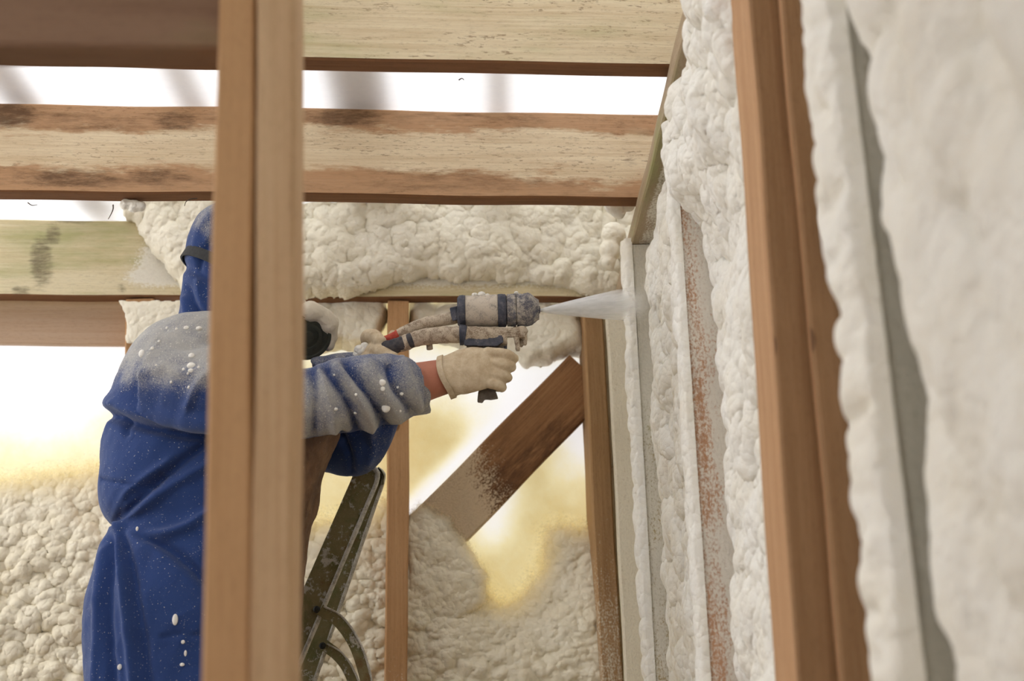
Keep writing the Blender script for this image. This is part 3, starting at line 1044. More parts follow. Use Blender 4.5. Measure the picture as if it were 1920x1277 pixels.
fleck = k.math('MULTIPLY', k.step(k.math('ADD', k.noise(oc, 300, 2, 0.5), k.math('MULTIPLY', dust, 0.07)), 0.69, 0.75), 0.75)
col = k.mix(df, bl, dc)
col = k.mix(fleck, col, (0.70, 0.68, 0.60))
nrm = k.bump(weave, 0.15, 0.001)
nrm = k.bump(k.math('MULTIPLY', n1, k.math('ADD', dust, 0.1)), 0.5, 0.004, nrm)
nrm = k.bump(k.noise(oc, 26, 3, 0.5, 1.2), 0.25, 0.008, nrm)
M_COAT = k.done(col, 0.85, nrm, 0.15)
M_COAT.node_tree.nodes["Principled BSDF"].inputs["Sheen Weight"].default_value = 0.15

k = NT("brown_stained_cloth")
oc = k.coord("Object")
n1 = k.noise(oc, 14, 6, 0.7)
n2 = k.noise(oc, 120, 4, 0.7)
col = k.mix(k.step(n1, 0.35, 0.7), (0.10, 0.052, 0.030), (0.22, 0.12, 0.065))
col = k.mix(k.math('MULTIPLY', k.step(n2, 0.64, 0.74), 0.7), col, (0.50, 0.42, 0.30))
M_BROWN = k.done(col, 0.7, k.bump(n1, 0.5, 0.02), 0.3)

k = NT("dusty_glove")
oc = k.coord("Object")
n1 = k.noise(oc, 45, 5, 0.65)
n2 = k.noise(oc, 320, 3, 0.7)
col = k.mix(k.step(n1, 0.3, 0.72), (0.66, 0.55, 0.39), (0.50, 0.38, 0.245))
col = k.mix(k.math('MULTIPLY', k.step(n2, 0.60, 0.72), 0.5), col, (0.74, 0.68, 0.56))
M_GLOVE = k.done(col, 0.9, k.bump(k.math('ADD', n1, k.math('MULTIPLY', n2, 0.3)), 0.35, 0.006), 0.15)

k = NT("ruddy_skin")
oc = k.coord("Object")
n1 = k.noise(oc, 60, 4, 0.6)
col = k.mix(n1, (0.42, 0.150, 0.090), (0.50, 0.20, 0.125))
col = k.mix(k.math('MULTIPLY', k.step(k.noise(oc, 420, 2), 0.70, 0.76), 0.6), col, (0.68, 0.52, 0.42))
M_SKIN = k.done(col, 0.55, k.bump(k.noise(oc, 260, 3), 0.15, 0.002), 0.35)

k = NT("black_strap")
M_STRAP = k.done(k.mix(k.noise(k.coord("Object"), 200, 3), (0.016, 0.017, 0.018), (0.05, 0.05, 0.05)), 0.75)
k = NT("mask_shell")
M_SHELL = k.done(k.mix(k.noise(k.coord("Object"), 40, 5), (0.70, 0.64, 0.52), (0.55, 0.48, 0.37)), 0.85, k.bump(k.noise(k.coord("Object"), 120, 4), 0.4, 0.006))
k = NT("mask_rubber")
M_RUBBER = k.done(k.mix(k.noise(k.coord("Object"), 90, 4), (0.022, 0.024, 0.018), (0.06, 0.062, 0.048)), 0.6)
k = NT("visor")
M_VISOR = k.done((0.03, 0.035, 0.04), 0.12, None, 0.5)


def metal_mat(name, c1, c2, dustc, amt, sc=60):
    k = NT(name)
    oc = k.coord("Object")
    n1 = k.noise(oc, sc, 5, 0.7)
    n2 = k.noise(oc, sc * 7, 3, 0.7)
    col = k.mix(k.step(n1, 0.35, 0.65), c1, c2)
    s = k.math('ADD', k.math('MULTIPLY', n1, 0.6), k.math('MULTIPLY', n2, 0.5))
    m = k.step(s, 0.78 - 0.5 * amt, 0.98 - 0.5 * amt)
    col = k.mix(k.math('MULTIPLY', m, 0.9), col, dustc)
    nrm = k.bump(k.math('ADD', k.math('MULTIPLY', m, 0.6), k.math('MULTIPLY', n2, 0.6)), 0.6, 0.0035)
    return k.done(col, 0.75, nrm, 0.3)


M_GUN_D = metal_mat("gun_dusty", (0.30, 0.26, 0.23), (0.42, 0.36, 0.30), (0.66, 0.58, 0.48), 0.80)
M_GUN_K = metal_mat("gun_dark", (0.045, 0.05, 0.07), (0.10, 0.10, 0.125), (0.56, 0.50, 0.43), 0.32)
M_GUN_M = metal_mat("gun_front", (0.11, 0.11, 0.14), (0.28, 0.26, 0.25), (0.64, 0.57, 0.48), 0.58)
M_HOSE = metal_mat("hose_dusty", (0.26, 0.18, 0.12), (0.38, 0.28, 0.20), (0.66, 0.56, 0.43), 0.72)
M_HOSE_D = metal_mat("hose_dark", (0.035, 0.035, 0.045), (0.09, 0.08, 0.08), (0.5, 0.42, 0.32), 0.20)
M_RED = metal_mat("red_tape", (0.42, 0.05, 0.035), (0.50, 0.10, 0.06), (0.6, 0.48, 0.38), 0.22)
M_GRIP = metal_mat("grip_grey", (0.12, 0.095, 0.075), (0.20, 0.165, 0.13), (0.45, 0.38, 0.30), 0.2)
M_DROP = foam_mat("foam_drop_white", (0.86, 0.84, 0.78), (0.80, 0.77, 0.70))

k = NT("ladder_olive")
oc = k.coord("Object")
n1 = k.noise(oc, 16, 6, 0.72)
n2 = k.noise(oc, 140, 4, 0.7)
col = k.mix(k.step(n1, 0.3, 0.6), (0.13, 0.135, 0.05), (0.24, 0.20, 0.095))
col = k.mix(k.math('MULTIPLY', k.step(k.noise(oc, 9, 6, 0.7), 0.52, 0.66), 0.7), col, (0.17, 0.085, 0.025))
col = k.mix(k.math('MULTIPLY', k.step(n2, 0.52, 0.72), 0.45), col, (0.32, 0.30, 0.19))
fl = k.step(k.math('ADD', k.math('MULTIPLY', k.noise(oc, 24, 6, 0.75), 0.8), k.math('MULTIPLY', n2, 0.25)), 0.565, 0.62)
col = k.mix(k.math('MULTIPLY', fl, 0.9), col, (0.58, 0.55, 0.47))
M_LADDER = k.done(col, 0.7, k.bump(k.math('ADD', k.math('MULTIPLY', n2, 0.8), k.math('MULTIPLY', fl, 0.8)), 0.6, 0.005), 0.3)
M_LIP = metal_mat("ladder_edge", (0.40, 0.37, 0.30), (0.55, 0.52, 0.44), (0.74, 0.71, 0.63), 0.7)
k = NT("bolt_black")
M_BOLT = k.done((0.03, 0.03, 0.028), 0.5, None, 0.4, 0.5)

# ------------------------------------------------------------------ the worker
PY = 3.08
person = empty("person", (Yp(400, 1277, PY)[0], PY, 0.70))
tag(person, "person in a dusty blue hooded coverall aiming a spray gun at the right wall", "person")


def ring_loft(rings, Y0=PY, seg=40, sup=2.3):
    """rings: (py, px_left, px_right, depth_radius[, y_offset])"""
    V, Fc = [], []
    for r in rings:
        py, xl, xr, ry = r[:4]
        yo = r[4] if len(r) > 4 else 0.0
        A, B_ = Yp(xl, py, Y0 + yo), Yp(xr, py, Y0 + yo)
        c = (A + B_) / 2
        rx = np.linalg.norm(B_ - A) / 2
        for k in range(seg):
            th = 2 * math.pi * k / seg
            cs, sn = math.cos(th), math.sin(th)
            V.append((c[0] + rx * np.sign(cs) * abs(cs) ** (2 / sup), c[1] + ry * np.sign(sn) * abs(sn) ** (2 / sup), c[2]))
    n = len(rings)
    for i in range(n - 1):
        for k in range(seg):
            p, q = i * seg + k, i * seg + (k + 1) % seg
            Fc.append((p, p + seg, q + seg, q))
    Fc.append(tuple(range(seg)))
    Fc.append(tuple(range((n - 1) * seg, n * seg))[::-1])
    return np.array(V), Fc


def dense_rings(rings, k=5):
    R = np.array([list(r) + [0.0] * (5 - len(r)) for r in rings], float)
    return [tuple(x) for x in spline(R, (len(R) - 1) * k + 1)]


torso = dense_rings([(604, 352, 470, 0.070), (612, 335, 490, 0.10), (628, 298, 515, 0.155), (655, 264, 545, 0.195), (700, 236, 565, 0.215), (750, 216, 580, 0.215), (775, 212, 590, 0.205), (812, 203, 600, 0.19), (860, 195, 590, 0.18),
                     (905, 191, 578, 0.175), (945, 194, 568, 0.172), (968, 203, 562, 0.168), (986, 222, 558, 0.162), (1004, 213, 555, 0.165), (1030, 199, 552, 0.17), (1070, 182, 548, 0.18), (1140, 167, 545, 0.19), (1230, 164, 542, 0.19), (1330, 166, 535, 0.19), (1420, 175, 520, 0.18)])
gs = [ring_loft(torso)]
# legs of the coverall down to the rung
hipz = Yp(400, 1400, PY)[2]
for sx, yo in ((-0.02, -0.10), (0.06, 0.10)):
    pts = [np.array([-0.72 + sx, PY + yo, hipz + 0.06]), np.array([-0.70 + sx, PY + yo, 1.10]), np.array([-0.715 + sx, PY + yo, 0.79])]
    gs.append(tube_geo(spline(pts, 12), list(np.linspace(0.125, 0.075, 12)), 24))
# near (right) arm
arm_n = [Yp(318, 705, 2.93), Yp(440, 742, 2.86), Yp(566, 757, 2.86), Yp(650, 742, 2.88), Yp(725, 730, 2.925), Yp(764, 725, 2.955)]
arm_n_r = [0.098, 0.085, 0.072, 0.078, 0.074, 0.064]
Rn = spline(np.array([[r, r, r] for r in arm_n_r]), 30)[:, 0]
gs.append(tube_geo(spline(arm_n, 30), list(Rn), 28))
# far (left) arm: elbow hanging below the near sleeve, forearm up to the hoses
arm_f = [Yp(380, 710, 3.26), Yp(520, 790, 3.30), Yp(640, 842, 3.27), Yp(676, 838, 3.24), Yp(700, 780, 3.19), Yp(712, 705, 3.13), Yp(716, 690, 3.12)]
arm_f_r = [0.095, 0.08, 0.062, 0.058, 0.058, 0.045, 0.043]
Rf = spline(np.array([[r, r, r] for r in arm_f_r]), 40)[:, 0]
gs.append(tube_geo(spline(arm_f, 40), list(Rf), 24))
# loose blue cloth bunched above the near sleeve
gs.append(tube_geo(spline([Yp(588, 694, 3.02), Yp(640, 684, 3.03), Yp(700, 681, 3.05), Yp(742, 690, 3.05)], 12), list(np.linspace(0.026, 0.024, 12)), 16))
V, N, Fc = remesh(gs, 0.0055, 5)

FOLDS = [  # px polyline, amplitude (m), width (px)
    ([(208, 780), (250, 795), (310, 808), (395, 822)], -0.020, 9), ([(210, 756), (260, 772), (320, 785), (395, 798)], 0.012, 16),
    ([(217, 985), (260, 935), (320, 880), (395, 825)], -0.014, 8), ([(218, 984), (240, 930), (275, 900), (320, 868)], 0.010, 9), ([(222, 985), (280, 940), (340, 900), (395, 868)], 0.009, 10),
    ([(217, 987), (232, 945), (262, 915), (300, 892)], -0.010, 6),
    ([(225, 990), (290, 1003), (345, 990), (395, 960)], 0.012, 10), ([(240, 992), (300, 1018), (345, 1050), (395, 1100)], -0.012, 9), ([(250, 1010), (300, 1045), (350, 1090), (395, 1140)], 0.007, 14),
    ([(219, 990), (228, 1060), (238, 1150), (250, 1277)], 0.012, 9), ([(216, 990), (205, 1060), (203, 1150), (210, 1290)], -0.011, 9), ([(213, 990), (192, 1050), (183, 1150), (182, 1290)], 0.009, 8),
    ([(226, 992), (246, 1070), (262, 1160), (280, 1290)], -0.009, 9), ([(192, 899), (230, 906), (275, 911), (300, 912)], -0.006, 3.0),
    ([(300, 1195), (340, 1190), (395, 1195)], -0.003, 4), ([(260, 700), (300, 690), (345, 700), (395, 690)], 0.004, 10), ([(300, 640), (340, 650), (395, 640)], -0.005, 7),
    ([(355, 760), (372, 720), (395, 700)], 0.006, 8), ([(214, 770), (226, 790), (236, 812)], -0.008, 6),
    # near sleeve
    ([(585, 690), (592, 740), (590, 812)], -0.008, 7), ([(612, 690), (640, 730), (660, 770), (668, 806)], -0.013, 8), ([(600, 700), (618, 750), (628, 806)], 0.007, 9),
    ([(650, 682), (675, 715), (700, 750), (722, 800)], -0.014, 8), ([(632, 690), (660, 735), (688, 780), (698, 806)], 0.010, 9), ([(690, 690), (715, 735), (745, 780)], 0.010, 12),
    ([(730, 690), (742, 730), (770, 770)], -0.010, 7), ([(755, 680), (768, 720), (785, 765)], 0.007, 8),
    # far sleeve
    ([(640, 815), (655, 850), (660, 885)], -0.008, 6), ([(690, 810), (700, 840), (690, 870)], 0.005, 8),
]


def apply_folds(V, N, folds):
    q = to_px(V)
    facing = -(N @ _f)
    near = V[:, 1] < PY + 0.04
    d = np.zeros(len(V))
    for pl, amp, wid in folds:
        P = spline(np.array(pl, float), 24)
        dm = np.full(len(V), 1e9)
        for i in range(len(P) - 1):
            e = P[i + 1] - P[i]
            w = q - P[i]
            t = np.clip((w @ e) / max(e @ e, 1e-9), 0, 1)
            dm = np.minimum(dm, np.linalg.norm(w - t[:, None] * e, axis=1))
        d += amp * np.exp(-(dm / wid) ** 2)
    m = ss(facing, -0.25, 0.35)
    return V + N * (d * m * 1.4)[:, None], d


V, fd = apply_folds(V, N, FOLDS)
wr = fbm(V[:, 0] * 9 + V[:, 2] * 5, V[:, 2] * 9 + V[:, 1] * 12, 61, 3) - 0.5
wr2 = 1 - np.abs(fbm(V[:, 0] * 14 - V[:, 2] * 6, V[:, 2] * 12 + V[:, 1] * 10, 67, 2) - 0.5) * 4
V = V + N * (0.008 * wr + 0.0025 * wr2)[:, None]
q = to_px(V)
dust = 0.95 * ss(-q[:, 1] + 0.15 * (q[:, 0] - 300) + 50 * wr, -800, -660) * (1 - 0.6 * ss(q[:, 0], 430, 560))
dust = np.maximum(dust, (0.60 + 0.22 * ss(q[:, 1], 690, 740) + np.clip(fd * 28, -0.45, 0.12)) * ss(q[:, 0], 380, 570) * ss(-q[:, 1], -840, -815) * (V[:, 1] < 3.03) * ss(N[:, 1], 0.4, 0.0))
dust = np.maximum(dust, 0.30 * (q[:, 0] > 690) * (q[:, 1] > 780))
dust = np.maximum(dust, 0.10)
coat = mesh_obj("coverall", V, Fc, M_COAT, person, smooth=True, attrs={"dust": np.clip(dust, 0, 1)})
COAT_V, COAT_Q = V, q

# the brown stained front
fr = dense_rings([(745, 470, 632, 0.13), (800, 470, 640, 0.145), (830, 470, 628, 0.15), (870, 460, 612, 0.15), (910, 450, 601, 0.15), (960, 445, 590, 0.15), (1010, 440, 578, 0.15), (1060, 435, 570, 0.155), (1150, 430, 562, 0.16), (1300, 430, 552, 0.16)])
V, N, Fc = remesh([ring_loft(fr, seg=32, sup=2.0)], 0.006, 4)
V = V + N * (0.012 * (fbm(V[:, 2] * 14 + V[:, 0] * 9, V[:, 1] * 20 - V[:, 0] * 12, 71, 3) - 0.5))[:, None]
o = mesh_obj("apron", V, Fc, M_BROWN, person, smooth=True)
o["label"] = "brown stained front panel"

# hood
hood = dense_rings([(391, 398, 450, 0.022), (398, 382, 476, 0.055), (415, 368, 496, 0.082), (445, 357, 510, 0.10), (485, 349, 515, 0.106), (530, 345, 512, 0.104), (570, 341, 505, 0.10), (600, 336, 498, 0.098), (616, 338, 492, 0.095)])
V, N, Fc = remesh([ring_loft(hood, seg=36, sup=2.1)], 0.0045, 4)
HF = [([(392, 405), (370, 440), (362, 480)], 0.004, 8), ([(398, 450), (380, 475), (372, 500)], -0.006, 6), ([(352, 540), (366, 575), (392, 605)], -0.008, 6), ([(372, 530), (378, 565), (396, 590)], 0.006, 7),
      ([(345, 560), (352, 590), (365, 604)], 0.005, 6), ([(340, 497), (365, 510), (398, 525)], -0.006, 8)]
V, fd = apply_folds(V, N, HF)
wr = fbm(V[:, 0] * 16 + V[:, 2] * 9, V[:, 2] * 14 + V[:, 1] * 16, 81, 3) - 0.5
V = V + N * (0.009 * wr)[:, None]
q = to_px(V)
dust = np.maximum(0.62 * ss(-q[:, 1] + 0.5 * (q[:, 0] - 370) + 60 * wr, -470, -410), 0.12)
hoodo = mesh_obj("hood", V, Fc, M_COAT, person, smooth=True, attrs={"dust": dust})


def ribbon(name, pts, h, t, mat, parent, up=(0, 0, 1), closed=True, nrm_c=None):
    pts = np.asarray(pts, float)
    c = pts.mean(0)
    V, n = [], len(pts)
    upv = np.asarray(up, float)
    for p in pts:
        out = p - c
        out = out - upv * (out @ upv)
        out /= np.linalg.norm(out)
        for a, b in ((0, -1), (1, -1), (1, 1), (0, 1)):
            V.append(p + out * t * a + upv * h / 2 * b)
    Fc = []
    for i in range(n if closed else n - 1):
        j = (i + 1) % n
        for k in range(4):
            k2 = (k + 1) % 4
            Fc.append((i * 4 + k, i * 4 + k2, j * 4 + k2, j * 4 + k))
    return mesh_obj(name, V, Fc, mat, parent, smooth=False)


# strap of the respirator round the hood
cst = Yp(438, 530, PY)
ex = (Yp(520, 585, PY) - Yp(338, 488, PY))
exn = ex / np.linalg.norm(ex)
pts = []
for kk in range(48):
    th = 2 * math.pi * kk / 48
    rx = 0.130 if math.cos(th) < 0 else 0.115
    p = cst + exn * rx * math.cos(th) * (1.0 if math.cos(th) > -0.9 else 1.0) + np.array([0, 1.0, 0]) * 0.120 * math.sin(th)
    pts.append(p)
upv = np.cross(exn, [0, -1.0, 0])
upv = upv if upv[2] > 0 else -upv
ribbon("strap", pts, 0.024, 0.004, M_STRAP, person, up=upv)

# body under the clothes: head with face, neck, shoulders and both forearms, one skin
hc = Yp(445, 490, PY)
gs = [ball_geo(hc + [0.0, 0, 0.01], (0.092, 0.074, 0.115)), ball_geo(hc + [0.055, 0, -0.055], (0.04, 0.045, 0.05)), ball_geo(hc + [0.098, 0, -0.015], (0.022, 0.015, 0.026)),
      ball_geo(hc + [0.085, 0.03, 0.028], (0.012, 0.018, 0.008)), ball_geo(hc + [0.085, -0.03, 0.028], (0.012, 0.018, 0.008)), ball_geo(hc + [0.085, 0, -0.055], (0.018, 0.024, 0.009)),
      ball_geo(hc + [-0.005, 0.076, -0.005], (0.02, 0.012, 0.032)), ball_geo(hc + [-0.005, -0.076, -0.005], (0.02, 0.012, 0.032)),
      tube_geo(spline([hc + [-0.02, 0, -0.06], hc + [-0.04, 0, -0.19]], 6), [0.058] * 6, 20),
      ball_geo(hc + [-0.04, 0, -0.34], (0.13, 0.19, 0.17)),
      tube_geo(spline([Yp(318, 705, 2.95), Yp(560, 756, 2.88), Yp(700, 735, 2.91), Yp(770, 722, 2.955), Yp(805, 713, 2.965), Yp(850, 702, 2.97)], 24), list(np.linspace(0.06, 0.033, 24) + 0.004), 22),
      tube_geo(spline(arm_f + [Yp(712, 668, 3.10)], 40), list(np.linspace(0.05, 0.028, 40)), 20)]
V, N, Fc = remesh(gs, 0.005, 4)
mesh_obj("body", V, Fc, M_SKIN, person, smooth=True)

# ragged cuff of the near sleeve
c0, c1 = Yp(752, 727, 2.945), Yp(772, 723, 2.957)
ax = (c1 - c0) / np.linalg.norm(c1 - c0)
e1 = np.array([0, 0, 1.0]) - ax * ax[2]
e1 /= np.linalg.norm(e1)
e2 = np.cross(ax, e1)
V = []
for i in range(10):
    for kk in range(48):
        th = 2 * math.pi * kk / 48
        rr = 0.064 + 0.003 * math.sin(5 * th) + 0.002 * math.sin(11 * th + 1)
        inn = i >= 5
        t = i / 4 if not inn else (9 - i) / 4
        ragg = (0.010 * math.sin(3 * th + 0.5) + 0.006 * math.sin(7 * th)) * t
        low = 0.016 * (-math.cos(th)) * t
        r2 = rr - (0.006 if inn else 0) + 0.003 * t
        V.append(c0 + ax * (0.030 * t + ragg + low - 0.012) + e1 * r2 * math.cos(th) + e2 * r2 * math.sin(th))
Fc = []
for i in range(9):
    for kk in range(48):
        p, q_ = i * 48 + kk, i * 48 + (kk + 1) % 48
        Fc.append((p, q_, q_ + 48, p + 48))
o = mesh_obj("cuff", V, Fc, M_COAT, person, smooth=True, attrs={"dust": np.full(len(V), 0.8)})
o["label"] = "ragged dusty sleeve cuff"

# respirator: shell, visor, two round filters
resp = mesh_obj("respirator", *(lambda g: (g[0], g[2]))(remesh([ball_geo(Yp(535, 585, PY), (0.055, 0.06, 0.05)), ball_geo(Yp(520, 540, PY), (0.04, 0.08, 0.09)), tube_geo([Yp(540, 600, PY - 0.03), Yp(572, 612, PY - 0.085)], [0.03, 0.034], 20), tube_geo([Yp(540, 600, PY + 0.03), Yp(572, 612, PY + 0.085)], [0.03, 0.034], 20)], 0.005, 4)), M_SHELL, person, smooth=True)
V, Fc = ball_geo(Yp(532, 505, PY), (0.035, 0.075, 0.055), 24, 14)
o = mesh_obj("visor", V, Fc, M_VISOR, resp, smooth=True)


def disc_stack(name, c, axis, prof, mat, parent, seg=40):
    """turned shape: prof = list of (distance along axis, radius)"""
    axis = np.asarray(axis, float) / np.linalg.norm(axis)
    e1 = np.cross(axis, [0, 0, 1.0])
    e1 /= np.linalg.norm(e1)
    e2 = np.cross(axis, e1)
    V, Fc = [], []
    for d, r in prof:
        for kk in range(seg):
            th = 2 * math.pi * kk / seg
            V.append(c + axis * d + e1 * r * math.cos(th) + e2 * r * math.sin(th))
    n = len(prof)
    for i in range(n - 1):
        for kk in range(seg):
            p, q_ = i * seg + kk, i * seg + (kk + 1) % seg
            Fc.append((p, q_, q_ + seg, p + seg))
    Fc.append(tuple(range(seg))[::-1])
    Fc.append(tuple(range((n - 1) * seg, n * seg)))
    return mesh_obj(name, V, Fc, mat, parent, smooth=False)


for sgn in (-1, 1):
    fc = Yp(576, 632, PY - 0.105) if sgn < 0 else Yp(576, 632, PY + 0.105)
    axv = np.array([0.30, sgn * 0.72, -0.62])
    f_ = disc_stack("filter", fc - axv * 0.0, axv, [(-0.03, 0.030), (-0.028, 0.052), (0.0, 0.054), (0.004, 0.053), (0.004, 0.047), (0.0, 0.045), (0.0, 0.034), (0.004, 0.033), (0.004, 0.026), (0.0, 0.025), (0.0, 0.015), (0.006, 0.013), (0.006, 0.001)], M_RUBBER, resp)
    f_["label"] = "dark ribbed round filter"
    gsn = []
    axn = axv / np.linalg.norm(axv)
    e1 = np.cross(axn, [0, 0, 1.0]); e1 /= np.linalg.norm(e1)
    e2 = np.cross(axn, e1)
    for kk in range(20):
        th = 2 * math.pi * kk / 20
        dr = e1 * math.cos(th) + e2 * math.sin(th)
        up_ = dr[2] + 0.5 * dr[0]
        if up_ > -0.05:
            gsn.append(ball_geo(fc + dr * 0.056 - axn * 0.012, 0.012 + 0.010 * max(0, up_) + 0.003 * math.sin(kk * 2.2), 12, 8))
    gsn.append(ball_geo(fc - axn * 0.04, (0.036, 0.036, 0.036)))
    V, N, Fc = remesh(gsn, 0.0045, 3)
    o = mesh_obj("filter_cover", V, Fc, M_SHELL, resp, smooth=True)
    o["label"] = "foam crusted filter housing"

# boots on the rung (below the picture)
k = NT("boot_leather")
M_BOOT = k.done((0.05, 0.035, 0.025), 0.7)
for sx, yo in ((-0.02, -0.10), (0.06, 0.10)):
    b0 = np.array([-0.715 + sx, PY + yo, 0.72])
    V, N, Fc = remesh([tube_geo([b0 + [0, 0, 0.14], b0 + [0, 0, 0.02]], [0.055, 0.058], 18), tube_geo(spline([b0 + [-0.05, 0, 0.012], b0 + [0.08, 0, 0.015], b0 + [0.19, 0, 0.0]], 10), [(0.035, 0.042), (0.045, 0.045), (0.05, 0.048), (0.05, 0.05), (0.048, 0.052), (0.046, 0.054), (0.042, 0.054), (0.04, 0.052), (0.036, 0.048), (0.028, 0.036)], 18)], 0.006, 3)
    mesh_obj("boot", V, Fc, M_BOOT, person, smooth=True)


# ------------------------------------------------------------------ hands
def chain(pts, r0, r1, n=14, seg=14):
    P = spline(pts, n)
    g = [tube_geo(P, list(np.linspace(r0, r1, n)), seg)]
    g += [ball_geo(P[0], r0, 14, 10), ball_geo(P[-1], r1, 14, 10)]
    return g


GY = 2.995    # the gun's middle plane
gs = []
# palm and back of the hand
gs.append(tube_geo(spline([Yp(836, 708, 2.968), Yp(860, 699, 2.962), Yp(890, 692, 2.955), Yp(926, 688, 2.962)], 14), [(0.046, 0.045), (0.045, 0.042), (0.046, 0.038), (0.047, 0.034), (0.049, 0.030), (0.051, 0.027), (0.052, 0.026), (0.052, 0.026), (0.051, 0.025), (0.050, 0.024), (0.049, 0.023), (0.047, 0.021), (0.044, 0.019), (0.040, 0.016)], 24, up=(0, 0, 1)))
for i, (py, reach, drop) in enumerate(((660, 966, 12), (680, 962, 8), (700, 954, 8), (718, 944, 8))):
    gs += chain([Yp(915, py, 2.955), Yp(reach - 16, py + drop * 0.4, 2.950), Yp(reach - 3, py + drop, 2.972), Yp(reach - 8, py + drop, 3.008), Yp(reach - 30, py + drop, 3.028)], 0.0120, 0.0102)
# thumb closes over the rear of the grip from the side of the palm
gs += chain([Yp(868, 676, 2.972), Yp(884, 660, 3.002), Yp(908, 652, 3.026), Yp(932, 654, 3.030)], 0.017, 0.0115)
V, N, Fc = remesh(gs, 0.0024, 3)
V = V + N * (0.003 * (fbm(V[:, 0] * 60, V[:, 2] * 60 + V[:, 1] * 50, 91, 3) - 0.5))[:, None]
gl = mesh_obj("glove", V, Fc, M_GLOVE, person, smooth=True)
gl["label"] = "dusty cream work glove gripping the pistol handle"
# glove hem
c0 = Yp(838, 707, 2.968)
ax = Yp(860, 699, 2.962) - c0
ax /= np.linalg.norm(ax)
e1 = np.array([0, 0, 1.0]) - ax * ax[2]
e1 /= np.linalg.norm(e1)
pts = [c0 + ax * (0.002 * math.sin(3 * t)) + e1 * 0.0455 * math.cos(t) + np.cross(ax, e1) * 0.0445 * math.sin(t) for t in np.linspace(0, 2 * math.pi, 40)]
ribbon("glove_hem", pts[:-1], 0.012, 0.004, M_GLOVE, gl, up=ax)

# far hand wrapped round the two hoses
gs = [tube_geo(spline([Yp(712, 680, 3.11), Yp(706, 662, 3.09), Yp(708, 648, 3.07)], 8), [(0.034, 0.026)] * 8, 20, up=(1, 0, 0))]
gs += chain([Yp(692, 648, 3.075), Yp(688, 632, 3.04), Yp(702, 630, 3.012), Yp(712, 640, 2.99)], 0.0155, 0.0150)
gs += chain([Yp(694, 662, 3.06), Yp(696, 656, 3.02), Yp(712, 659, 2.985), Yp(738, 672, 2.975)], 0.0150, 0.0140)
gs += chain([Yp(690, 672, 3.07), Yp(684, 668, 3.03), Yp(700, 674, 2.995), Yp(720, 682, 2.985)], 0.0135, 0.0125)
gs += chain([Yp(696, 680, 3.08), Yp(688, 680, 3.04), Yp(700, 684, 3.01), Yp(716, 690, 3.0)], 0.0125, 0.0115)
gs += chain([Yp(722, 672, 3.085), Yp(738, 656, 3.07), Yp(744, 640, 3.05), Yp(738, 628, 3.03)], 0.015, 0.0115)
V, N, Fc = remesh(gs, 0.0026, 3)
V = V + N * (0.0035 * (fbm(V[:, 0] * 60, V[:, 2] * 60 + V[:, 1] * 50, 95, 3) - 0.5))[:, None]
gf = mesh_obj("glove", V, Fc, M_GLOVE, person, smooth=True)
gf["label"] = "crusted work glove wrapped round the hoses"
for c, r in (((675, 657), 0.014), ((684, 650), 0.011), ((690, 664), 0.009), ((668, 664), 0.008)):
    V, Fc = ball_geo(Yp(*c, 3.02), (r, r, r * 0.9), 14, 10)
    mesh_obj("foam_crust", V, Fc, M_DROP, gf, smooth=True)


# drops of foam on the clothes: seated on the cloth surface
def seat(px, py, V=None, Q=None, rad=5):
    V = COAT_V if V is None else V
    Q = COAT_Q if Q is None else Q
    m = np.where(np.hypot(Q[:, 0] - px, Q[:, 1] - py) < rad)[0]
    if not len(m):
        return None
    d = (V[m] - CAM) @ _f
    return V[m[np.argmin(d)]]


r_ = random.Random(4)
DROPS = [(358, 682, 9, .8), (362, 664, 7, .8), (356, 692, 6, .7), (343, 689, 3, 1), (368, 687, 3, 1), (348, 700, 3, 1), (264, 660, 7, 1.3), (346, 613, 6, .8), (376, 612, 7, .7), (331, 613, 3, 1), (310, 612, 3, 1), (298, 636, 3, 1), (284, 650, 4, 1),
         (351, 724, 3, 1.2), (318, 715, 3, 1), (290, 682, 2.5, 1), (332, 1160, 6, 1.9), (346, 1200, 4, 1), (352, 1222, 3, 2), (343, 1242, 5, .7), (223, 1248, 5, 1.2), (253, 990, 3, 1.6), (719, 716, 8, .9), (722, 730, 5, 1), (722, 768, 9, 1.1), (632, 770, 5, .7), (666, 778, 4, .7), (752, 743, 4, 1), (745, 726, 2.5, 1), (754, 770, 3, 1), (623, 702, 3, .8), (668, 742, 3, 1)]
for px, py, r, asp in DROPS:
    p = seat(px, py)
    if p is None:
        continue
    rr = r * 0.82 * 3.25 / F_PX
    V, Fc = ball_geo(p - _f * rr * 0.15, (rr, rr * 0.6, rr * asp), 14, 10)
    mesh_obj("foam_drop", V, Fc, M_DROP, coat, smooth=True)

# ------------------------------------------------------------------ the spray gun
gun = empty("spray_gun", Yp(912, 756, GY))
tag(gun, "foam crusted spray gun with two wrapped hoses in the worker's gloved hand", "spray gun")
gA, gB = Yp(862, 584, GY), Yp(1004, 581, GY)
gax = (gB - gA) / np.linalg.norm(gB - gA)
gl_ = np.linalg.norm(gB - gA)


